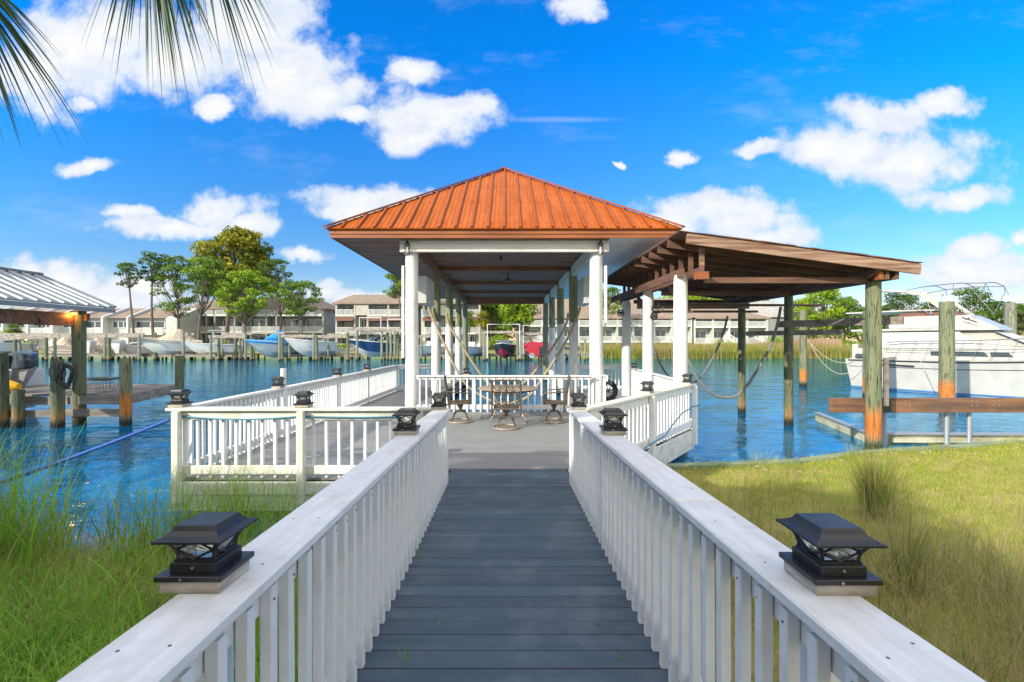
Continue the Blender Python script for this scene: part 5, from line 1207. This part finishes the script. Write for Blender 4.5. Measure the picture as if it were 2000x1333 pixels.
# ================================================================== TREES
def lean(p, q, bow, n=7):
    p, q = Vector(p), Vector(q); s_ = Vector((rnd.uniform(-1, 1), rnd.uniform(-1, 1), 0))*bow
    return [p.lerp(q, i/n)+s_*math.sin(math.pi*i/n) for i in range(n+1)]
def tree(name, label, px, Y, top, bot, half, kind='pine', n=26, m='pine_leaf', ls=.34, per=95, trunk_px=None, sparse=1., gzv=.6, group='trees on the far shore', cl=None):
    tx = X(trunk_px if trunk_px is not None else px, Y); cx = X(px, Y); zt, zb = Z(top, Y), Z(bot, Y); hw = half*Y/F
    o = thing(name, label, 'tree', (tx, Y, gzv), group)
    H = zt-gzv; r0 = (.07+.011*H)*(1.5 if kind == 'oak' else 1)
    tp = lean((tx, Y, gzv-.5), (cx, Y, zb+(zt-zb)*.72), .03*H, 9)
    b = MB().tube(tp, [r0*(1-.72*i/9) for i in range(10)], 8)
    cen, siz, tin = [], [], []; n = int(n*1.6); cs_ = .80
    for k in range(n):
        a = rnd.uniform(0, 2*math.pi); f_ = k/(n-1); zz = zb+(zt-zb)*(f_**.85)
        if kind == 'pine': prof = math.sin(math.pi*min(1, .18+.74*f_))**.8
        elif kind == 'umbrella': prof = (.45+.55*math.sin(math.pi*min(1, f_*.8+.15)))
        else: prof = math.sqrt(max(.05, 1-(abs(f_-.42)/.62)**2.2))
        rr = hw*prof*math.sqrt(rnd.uniform(.12, 1))*.88
        c = Vector((cx+rr*math.cos(a), Y+rr*.9*math.sin(a), min(zz+rnd.uniform(-.05, .05)*(zt-zb), zt-.3)))
        cr = cs_*(cl or hw*.36)*rnd.uniform(.55, 1.3); fl = .45 if kind != 'oak' else .7
        j = min(9, max(7 if kind == 'umbrella' else 4, int(9*(.35+.6*f_)))); st_ = tp[j]
        if st_.z > c.z: st_ = tp[max(2, j-2)]
        mid = st_.lerp(c, .55)+Vector((0, 0, -.12*(c-st_).length)); b.tube([st_, mid, c], [r0*.30, r0*.17, r0*.05], 5)
        nl = int(1.15*per*sparse*(cr/(hw*.36 if not cl else cl))**1.5); q_ = rng.normal(size=(nl, 3)); q_ /= np.linalg.norm(q_, axis=1, keepdims=True); q_ *= rng.uniform(.25, 1, size=(nl, 1))**.6
        q_ *= np.array([cr, cr, cr*fl]); cen.append(q_+np.array(c)); siz.append(rng.uniform(.6, 1.3, nl)*ls)
        tn = rnd.uniform(.0, .85); tin.append(np.clip(tn+rng.normal(0, .18, nl)+.25*q_[:, 2]/cr, 0, 1))
    b.build('trunk', 'trunk', o, smooth=True)
    leaves('crown', np.concatenate(cen), np.concatenate(siz), np.concatenate(tin), m, o, asp=.45 if kind != 'oak' else .7)
    return o
tree('pine_tree', 'thinnest pine, leftmost of the tree cluster, small tuft on a bare trunk', 250, 66, 513, 556, 25, 'umbrella', 16, 'pine_dark', .34, 60, 266, cl=.7)
tree('pine_tree', 'tall pine with a flat umbrella crown, second from the left', 300, 67, 494, 552, 32, 'umbrella', 20, 'pine_dark', .36, 80, 303, cl=1.0)
tree('pine_tree', 'tall pine third from the left with foliage down its trunk', 343, 68, 499, 612, 42, 'pine', 34, 'pine_leaf', .38, 85, 349, cl=1.15)
tree('pine_tree', 'broad pine in front of the grey-beige block, left of the oak', 400, 66, 503, 572, 48, 'pine', 40, 'pine_leaf', .38, 110, 385, cl=1.2)
tree('oak_tree', 'tallest tree, wide yellow-green crown in the middle of the cluster', 462, 78, 455, 575, 76, 'oak', 80, 'oak_leaf', .5, 130, 440, cl=1.75)
tree('pine_tree', 'bright green bushy pine in front of the tallest tree', 478, 62, 531, 616, 58, 'pine', 60, 'bush_leaf', .36, 115, 474, cl=1.15)
tree('pine_tree', 'slender dark pine right of the tallest tree', 540, 76, 508, 575, 40, 'pine', 30, 'pine_dark', .4, 90, 545, cl=1.2)
tree('pine_tree', 'low spreading pine at the right end of the cluster', 586, 62, 549, 616, 48, 'umbrella', 34, 'pine_leaf', .34, 90, 584, cl=.95)
tree('pine_tree', 'pine behind the left front pavilion post', 776, 70, 536, 580, 28, 'umbrella', 24, 'pine_leaf', .36, 95, 784, cl=1.1)
tree('leafy_tree', 'yellow-green tree seen under the pavilion ceiling', 1010, 68, 582, 632, 40, 'oak', 44, 'bush_leaf', .36, 105, 1050, cl=1.2)
tree('leafy_tree', 'dark tree behind the palms under the pavilion ceiling', 952, 80, 586, 628, 34, 'oak', 30, 'pine_leaf', .4, 90, 958, cl=1.4)
tree('pine_tree', 'dark pine right of the right front pavilion post', 1192, 76, 562, 612, 30, 'umbrella', 22, 'pine_leaf', .38, 75, 1166, cl=1.1)
tree('leafy_tree', 'rounded green tree behind the condo roof under the shed, left', 1345, 104, 576, 600, 58, 'oak', 34, 'bush_leaf', .6, 80, cl=2.6)
tree('leafy_tree', 'rounded green tree behind the condo roof under the shed, right', 1440, 108, 578, 600, 60, 'oak', 34, 'bush_leaf', .6, 80, cl=2.6)
tree('pine_tree', 'light green pine just right of the farthest green shed post', 1606, 74, 562, 640, 48, 'pine', 52, 'bush_leaf', .40, 105, 1612, cl=1.35)
tree('pine_tree', 'darker pine between the shed post and the yacht', 1652, 80, 585, 648, 34, 'pine', 36, 'pine_leaf', .42, 95, cl=1.4)
for px, top, half, lb, yy in ((1565, 588, 30, 'bushy pine behind the grey-roofed house', 92), (1705, 600, 30, 'low pine behind the tall rusty-footed shed post', 96), (1762, 572, 38, 'dark pine seen under the yacht radar arch', 92), (1828, 592, 34, 'pine just left of the orange-footed piling', 98), (1890, 566, 52, 'large rounded pine behind the yacht flybridge', 90), (1948, 590, 36, 'pine between the yacht and the farthest piling', 96), (1992, 598, 34, 'pine at the right edge of the picture', 88), (2050, 586, 46, 'pine just beyond the right edge', 90), (80, 640, 18, 'low bushy tree behind the left boathouse', 90)):
    tree('pine_tree', lb, px, yy, top, 650, half, 'pine', 34 if px > 100 else 14, 'pine_leaf' if px % 2 else 'pine_dark', .46, 95, cl=1.75)
for px, top, half, lb, yy in ((357, 622, 16, 'bush in the gap right of the townhouse row', 84), (642, 618, 14, 'bush in the gap between the two left three-storey blocks', 92), (900, 600, 40, 'dark tree behind the farther cream block', 92), (975, 606, 30, 'dark tree closing the view behind the red ski boat', 96), (1040, 604, 34, 'dark tree closing the view behind the red pontoon boat', 98), (1600, 628, 70, 'low dark trees behind the tan fence', 110), (1500, 616, 40, 'green tree behind the corner of the condo block', 118), (1720, 620, 60, 'low trees behind the stern of the yacht', 112)):
    tree('leafy_tree', lb, px, yy, top, 668, half, 'oak', 26, 'pine_leaf', .6, 90, cl=2.2)
def shrub(label, px, Y, top, half, n, m='bush_leaf', base=.5):
    o = thing('shrub', label, 'shrub', (X(px, Y), Y, base), 'shrubs on the far bank'); zt = Z(top, Y); hw = half*Y/F; cs = []
    for k in range(n):
        c = np.array([X(px, Y)+rnd.uniform(-hw, hw)*.8, Y+rnd.uniform(-hw, hw)*.5, base+(zt-base)*rnd.uniform(.25, .8)]); q_ = rng.normal(size=(70, 3)); q_ /= np.linalg.norm(q_, axis=1, keepdims=True); cs.append(c+q_*rng.uniform(.4, 1, (70, 1))*(zt-base)*.35)
    cs = np.concatenate(cs); leaves('foliage', cs, rng.uniform(.2, .4, len(cs)), rng.uniform(0, 1, len(cs)), m, o, .6)
    MB().tube([(X(px, Y), Y, base-.4), (X(px, Y), Y, base+(zt-base)*.5)], .06, 5).build('stem', 'trunk', o)
for a in ((972, 60, 653, 14, 8, 'green shrub behind the red ski boat'), (655, 61, 672, 24, 10, 'green shrub between the white runabout and the navy boat'), (1420, 70, 662, 26, 10, 'bright green shrub at the foot of the left stairs'), (1525, 70, 658, 34, 14, 'bright green shrubs near the tan fence'), (1245, 72, 668, 10, 6, 'small shrub beside the middle white post'), (445, 61, 668, 14, 7, 'green shrub behind the dock left of the blue cover'), (25, 64, 644, 30, 12, 'low palm-like shrub left of the boathouse post'), (1640, 76, 660, 50, 16, 'dark shrubs behind the stern of the yacht'), (980, 60, 665, 10, 5, 'small yellow-green shrub under the ski boat frame')):
    px, Y_, top, half, n_, lb = a; shrub(lb, px, Y_, top, half, n_)
# palms across the water
def far_palm(label, px, Y, top, bot, rad, m='palm_leaf'):
    tx = X(px, Y); zt = (Z(top, Y)+Z(bot, Y))/2+.2; o = thing('palm_tree', label, 'palm', (tx, Y, .6), 'palms on the far shore')
    MB().tube([(tx, Y, .2), (tx+.1, Y, zt*.5), (tx, Y, zt)], [.22, .2, .18], 8).build('trunk', 'palm_trunk', o)
    bs = [];
    n = 420; th = rng.uniform(0, 2*np.pi, n); ph = rng.uniform(-.9, 1.3, n); r_ = rad*Y/F
    vs = []; tn = []
    c0 = np.array([tx, Y, zt])
    for a, p_ in zip(th, ph):
        d_ = np.array([math.cos(a)*math.cos(p_), math.sin(a)*math.cos(p_), math.sin(p_)]); st_ = c0+d_*r_*.25; en = c0+d_*r_*rnd.uniform(.8, 1.05)-np.array([0, 0, r_*.18]); s2 = np.array([-d_[1], d_[0], 0])*.09
        vs += [st_-s2*.6, st_+s2*.6, (st_+en)/2+s2, en]; tn += [rnd.uniform(.2, 1)]*4
    vs = np.array(vs); npmesh('crown', vs, np.arange(len(vs)), np.full(n, 4), m, {'tint': np.array(tn)}, o)
far_palm('green palm left of the yellow palm, under the pavilion ceiling', 915, 66, 605, 645, 26)
far_palm('yellowish palm seen between the tan slings', 941, 64, 603, 648, 24, 'oak_leaf')
far_palm('short palm left of the boathouse post across the water', 27, 62, 635, 658, 24)

# ================================================================== MARSH GRASS (far)
n = 26000; bx_ = rng.uniform(11.3, 46, n); by_ = 59.2+rng.uniform(0, 1, n)**1.3*9+.9*np.sin(bx_*.21); ph = np.sin(bx_*.9+by_)*.5+np.sin(bx_*.31+1)*.5
base = np.stack([bx_, by_, np.maximum(-.1, (by_-60.0)*.08)], 1)
struct(blades('marsh_grass', base, rng.uniform(.9, 1.9, n)*(1+.15*ph), rng.uniform(.04, .09, n), rng.uniform(0, 6.28, n), rng.uniform(.05, .4, n), np.clip(rng.uniform(.2, 1, n)+.1*ph, 0, 1), np.clip(.25+.35*ph+rng.uniform(-.3, .6, n)+(by_-61)*.06, 0, 1), 'marsh_leaf', seg=2), 'stuff')
# ================================================================== NEAR VEGETATION
def clumpy(n, x0, x1, y0, y1, k, s_):
    cx, cy = rng.uniform(x0, x1, k), rng.uniform(y0, y1, k); i = rng.integers(0, k, n)
    return cx[i]+rng.normal(0, s_, n), cy[i]+rng.normal(0, s_, n)
GZ_ = np.vectorize(gz); WY = np.vectorize(wall_y)
# left: dense low grass
n = 66000; x = -rng.uniform(.87, 1, n)-rng.uniform(0, 1, n)**1.25*5.4; y = rng.uniform(.15, 5.0, n)
z = GZ_(x, y); ok = (z > -.03) & (np.abs(x)/np.maximum(y, .3) < 1.5) & ~((y > 4.0) & (rng.uniform(0, 1, n) < .5)); x, y, z = x[ok], y[ok], z[ok]; n = len(x)
pt_ = .5+.5*np.sin(x*1.9+y*1.1)*np.sin(y*2.3-x*.8); p2 = .5+.5*np.sin(x*6.1+2*np.sin(y*4))*np.sin(y*5.3+x)
struct(blades('shore_grass', np.stack([x, y, z-.02], 1), rng.uniform(.12, .36, n)*(1+.45*pt_*p2), rng.uniform(.003, .0068, n), rng.uniform(0, 6.28, n), rng.uniform(.2, 1.3, n), np.clip(rng.uniform(0, 1, n)*.7+.45*p2, 0, 1), (rng.uniform(0, 1, n) < .08+.35*pt_*(y > 2.9))*rng.uniform(.4, 1, n), 'grass_green', seg=4), 'stuff')
def reeds(name, n, x0, x1, y0, y1, k, s_, h0, h1, m='grass_green', dry=.2, w0=.005, w1=.011, bend=(.1, .7), zf=gz, zmin=-.14, seg=6):
    x, y = clumpy(n, x0, x1, y0, y1, k, s_); z = np.array([zf(a, b_) for a, b_ in zip(x, y)]); ok = (z > zmin)
    if x1 < 0: ok &= ~((x > -4.5) & (y > 5.8)) & (x < -.98)
    x, y, z = x[ok], y[ok], z[ok]; n = len(x)
    return struct(blades(name, np.stack([x, y, z-.02], 1), rng.uniform(h0, h1, n), rng.uniform(w0, w1, n), rng.uniform(0, 6.28, n), rng.uniform(*bend, n), rng.uniform(.2, 1, n), (rng.uniform(0, 1, n) < dry)*rng.uniform(.5, 1, n), m, seg=seg), 'stuff')
reeds('shore_reeds', 1500, -7.0, -4.3, 3.3, 5.0, 40, .08, .7, 1.55, zmin=-.3, w0=.006, w1=.013)
reeds('shore_reeds', 260, -4.3, -2.2, 3.9, 5.0, 14, .07, .5, 1.1, dry=.3, zmin=-.3)
reeds('shore_reeds', 620, -4.4, -2.4, 4.6, 5.7, 14, .08, .6, 1.2, dry=.35, zmin=-.5)
reeds('shore_reeds', 300, -4.6, -1.6, 2.8, 4.2, 26, .12, .35, .75, dry=.4)
reeds('dry_grass', 1500, -6.5, -1.2, 3.1, 4.9, 50, .16, .2, .55, m='grass_dry', dry=.9, bend=(.6, 1.9), zmin=-.1)
reeds('dry_grass', 500, -2.6, -1.0, 4.2, 5.7, 16, .16, .15, .4, m='grass_dry', dry=.5, bend=(.6, 1.9), zmin=-.2)
# right: lawn blades
n = 170000; y = rng.uniform(0, 1, n)**.8*9.4+.3; x = rng.uniform(1.05, 13.5, n)
ok = (y < WY(x)-.06) & (x/np.maximum(y, .3) < 1.35) & (x/np.maximum(y,.3) > .14); x, y = x[ok], y[ok]; n = len(x); z = GZ_(x, y)
pt_ = .5+.5*np.sin(x*1.3+.6*np.sin(y*2))*np.sin(y*1.7+x*.4); p2 = .5+.5*np.sin(x*5.3+2.2*np.sin(y*3.1))*np.sin(y*6.7+1.3*np.sin(x*4))
ok = ~((p2 > .80) & (rng.uniform(0, 1, n) < .7)); x, y, z, pt_, p2 = x[ok], y[ok], z[ok], pt_[ok], p2[ok]; n = len(x)
struct(blades('lawn_grass', np.stack([x, y, z-.008], 1), rng.uniform(.025, .075, n)*(1+.4*pt_), rng.uniform(.003, .007, n), rng.uniform(0, 6.28, n), rng.uniform(.2, 1.4, n), np.clip(.6*rng.uniform(0, 1, n)+.3*pt_+.2*p2, 0, 1), np.clip((rng.uniform(0, 1, n) < .18+.3*(1-pt_)+.35*(p2 > .72))*rng.uniform(.3, 1, n), 0, 1), 'grass_lawn', seg=2), 'stuff')
reeds('dry_grass', 3800, 1.15, 3.6, .7, 4.4, 70, .11, .25, .8, m='grass_dry', dry=.6, w0=.0016, w1=.0042, bend=(.05, .9))
reeds('dry_grass', 1400, 1.2, 4.5, .8, 4.6, 90, .2, .08, .22, m='grass_dry', dry=.8, w0=.002, w1=.005, bend=(.8, 2.2))
reeds('dry_grass', 500, 2.2, 5.5, 4.6, 6.4, 30, .08, .2, .6, m='grass_dry', dry=.35, w0=.0018, w1=.004, bend=(.05, .5))
reeds('dry_grass', 900, 3.2, 4.9, 1.6, 4.2, 34, .13, .25, .6, m='grass_dry', dry=.5, w0=.0018, w1=.004, bend=(.05, .9))
n = 2600; x = rng.uniform(1.1, 13.5, n); y = WY(x)-rng.uniform(.02, .30, n)**1.3; z = GZ_(x, y); k_ = .5+.5*np.sin(x*5.1)*np.sin(x*1.7+1)
struct(blades('dry_grass', np.stack([x, y, z-.01], 1), rng.uniform(.06, .16, n)*(1+1.3*k_**3), rng.uniform(.002, .005, n), rng.uniform(0, 6.28, n), rng.uniform(.2, 1.3, n), rng.uniform(.2, 1, n), (rng.uniform(0, 1, n) < .4)*rng.uniform(.4, 1, n), 'grass_lawn', seg=3), 'stuff')
b = MB()
for k in range(90):
    x = rnd.uniform(1.2, 13); y = float(WY(x))-rnd.uniform(.08, .7)**1.4; r_ = rnd.uniform(.01, .035); z = gz(x, y)
    b.lathe([(r_*.7, 0), (r_, r_*.4), (r_*.5, r_*.9)], (x, y, z), 6)
struct(b.build('shell_debris', 'block_wood'), 'stuff')
def clump(label, x, y, n, h_, sp=.09, m='grass_dry'):
    az = rng.uniform(0, 6.28, n); rr = np.abs(rng.normal(0, sp, n)); o = thing('grass_clump', label, 'grass clump', (x, y, gz(x, y)), 'tall grass clumps on the lawn')
    blades('blades', np.stack([x+rr*np.cos(az), y+rr*np.sin(az), np.full(n, gz(x, y)-.02)], 1), rng.uniform(.45, 1, n)*h_, rng.uniform(.003, .006, n), az, rng.uniform(.05, .45, n), rng.uniform(.1, .7, n), (rng.uniform(0, 1, n) < .12)*1., m, o, 6)
clump('tall green grass clump standing on the lawn near the big shed post', 4.02, 4.95, 520, .88)
clump('small dry grass clump leaning over the right railing', 2.9, 3.3, 160, .7, .07)
# ================================================================== PALM with hanging fan fronds (top left)
pm = thing('palm_tree', 'near fan palm whose fronds hang into the top left corner', 'palm', (-4.0, 1.1, .4))
ct = Vector((-4.0, 1.1, 6.0))
b = MB(); b.tube([(-4.0, 1.1, .2), (-4.05, 1.1, 2), (-3.97, 1.1, 4), ct], [.24, .2, .19, .22], 14, wob=.06); b.build('trunk', 'palm_trunk', pm, smooth=True)
def frond(hub, tip_dir, n_, L0, L1, spread, seed):
    r_ = np.random.default_rng(seed); hub = Vector(hub); b = MB()
    b.tube([ct, ct.lerp(hub, .5)+Vector((0, 0, .25)), hub], [.03, .022, .015], 6); b.build('petiole', 'palm_leaf_stem', pm)
    T_ = np.array(tip_dir, float); T_ /= np.linalg.norm(T_); side = np.array([1., .15, 0]); side -= side.dot(T_)*T_; side /= np.linalg.norm(side); nrm = np.cross(side, T_)
    V_, tn = [], []; segs = 7; idx = []; cnt = []
    for k in range(n_):
        a = (k/(n_-1)-.5)*2*spread+r_.normal(0, .03); L_ = r_.uniform(L0, L1)*(1-.25*abs(a/spread)); w_ = r_.uniform(.007, .014)
        d_ = T_*math.cos(a)+side*math.sin(a)+nrm*r_.normal(0, .10); d_ /= np.linalg.norm(d_)
        s2 = np.cross(d_, nrm); s2 /= np.linalg.norm(s2); tw = r_.uniform(-.9, .9); s2 = s2*math.cos(tw)+nrm*math.sin(tw)
        base_ = len(V_); splits = r_.random() < .45
        for j in range(segs+1):
            t_ = j/segs; p = np.array(hub)+d_*L_*t_+np.array([0, 0, -.30*L_*t_**2.2]); ww = w_*(.55+.9*t_ if t_ < .35 else (1-(t_-.35)/.65)**1.15*.87)
            V_ += [p-s2*ww, p+s2*ww]; tn += [r_.uniform(.1, .8)]*2
        for j in range(segs): idx += [base_+2*j, base_+2*j+1, base_+2*j+3, base_+2*j+2]; cnt.append(4)
    npmesh('frond', np.array(V_), np.array(idx), np.array(cnt), 'frond_leaf', {'tint': np.array(tn)}, pm)
M['palm_leaf_stem'] = M['frond_leaf']
frond(P(285, -185, 2.4), (.10, .03, -1), 58, .55, .98, .50, 1)
frond(P(370, -200, 2.6), (.42, .03, -1), 36, .62, 1.0, .46, 5)
frond(P(-110, -90, 2.3), (.62, .0, -1), 60, .62, 1.0, .50, 2)
frond(P(-140, 20, 2.4), (.50, .0, -1), 26, .45, .75, .40, 3)
frond(P(60, -230, 2.7), (.2, .0, -1), 10, .45, .72, .6, 4)
frond((-4.9, .4, 5.2), (-.5, -.4, -1), 40, .8, 1.1, .8, 6); frond((-4.2, -.6, 5.4), (0, -.9, -1), 40, .8, 1.1, .8, 7)
# ================================================================== WHAT STANDS BEHIND THE CAMERA (casts the shade on the ramp)
HB = thing('house', 'cream two-storey house behind the camera at the head of the ramp', 'house', (-10, -8, .6))
hx0, hx1, hy, hz = -26, -8.2, -4.2, 7.9
MB().box(hx0, hx1, -14, hy, 0, hz-.3).build('wall', 'wall_cream', HB)
b = MB().add([(hx0-.4, hy+.35, hz-.3), (hx1+.4, hy+.35, hz-.3), (hx1+.4, -14.4, hz-.3), (hx0-.4, -14.4, hz-.3), (hx0+4, -9, hz+1.6), (hx1-4, -9, hz+1.6)], [(0,1,5,4), (1,2,5), (2,3,4,5), (3,0,4), (3,2,1,0)]); b.build('roof', 'shingle', HB)
for k in range(6):
    fr, g = MB(), MB(); x = -21+k*4
    for z_ in (1.4, 4.0): g.box(x, x+1.6, hy+.01, hy+.03, z_, z_+1.4); fr.box(x-.08, x+1.68, hy+.031, hy+.06, z_-.1, z_).box(x-.08, x+1.68, hy+.031, hy+.06, z_+1.4, z_+1.5)
    w_ = g.build('window', 'glass_dark', HB); fr.build('window_frame', 'trim_white', w_)
def near_tree(label, x, y, H, r_, n):
    o = thing('oak_tree', label, 'tree', (x, y, .5), 'trees behind the camera'); MB().tube([(x, y, .2), (x+.1, y, H*.4), (x-.1, y, H*.8)], [.22, .17, .1], 10).build('trunk', 'trunk', o)
    cs = []
    for k in range(n):
        a = rnd.uniform(0, 6.28); q0 = np.array([x+r_*.7*math.cos(a)*rnd.random()**.5, y+r_*.5*math.sin(a), H-r_*.5+rnd.uniform(-.5, .45)*r_]); q_ = rng.normal(size=(380, 3)); q_ /= np.linalg.norm(q_, axis=1, keepdims=True); cs.append(q0+q_*rng.uniform(.1, 1, (380, 1))*r_*.32)
    cs = np.concatenate(cs); leaves('crown', cs, rng.uniform(.12, .22, len(cs)), rng.uniform(0, 1, len(cs)), 'oak_leaf', o, .7)
near_tree('bushy tree behind the camera beside the house', -5.6, -4.5, 6.9, 2.6, 20)
near_tree('tree behind the camera over the house eave', -11.5, -3.5, 8.1, 1.2, 12)
near_tree('small tree behind the camera, farthest from the house', 2.6, -4.5, 5.6, 2.4, 18)
near_tree('tree behind the camera at the corner of the house', -1.6, -4.4, 6.4, 2.5, 18)

# fallen leaves and grass clippings on the ramp and deck
n = 70; x = rng.uniform(-.68, .74, n); y = np.concatenate([rng.uniform(1.6, 6.3, n-20), rng.uniform(6.5, 9.5, 20)]); y[:8] = rng.uniform(1.9, 3.0, 8)
z = np.array([rz(b_) for b_ in y])+.006
struct(leaves('leaf_litter', np.stack([x, y, z], 1), rng.uniform(.012, .04, n), rng.uniform(.3, 1, n), 'grass_dry', None, .35, .85), 'stuff')
bl = MB()
for (cx, cy) in ((X(787, 2.35), 2.35), (X(1224, 2.95), 2.95), (-.70, 3.6)):
    for k in range(4):
        a = rnd.uniform(-1, 1); L_ = rnd.uniform(.05, .10); p = Vector((cx+.012*k, cy, rz(cy)+.002)); q_ = p+Vector((a*L_*.5, .01, L_))
        bl.beam(p, q_, .004, .002)
o = bl.build('weed_sprigs', 'grass_green_plain'); struct(o, 'stuff')
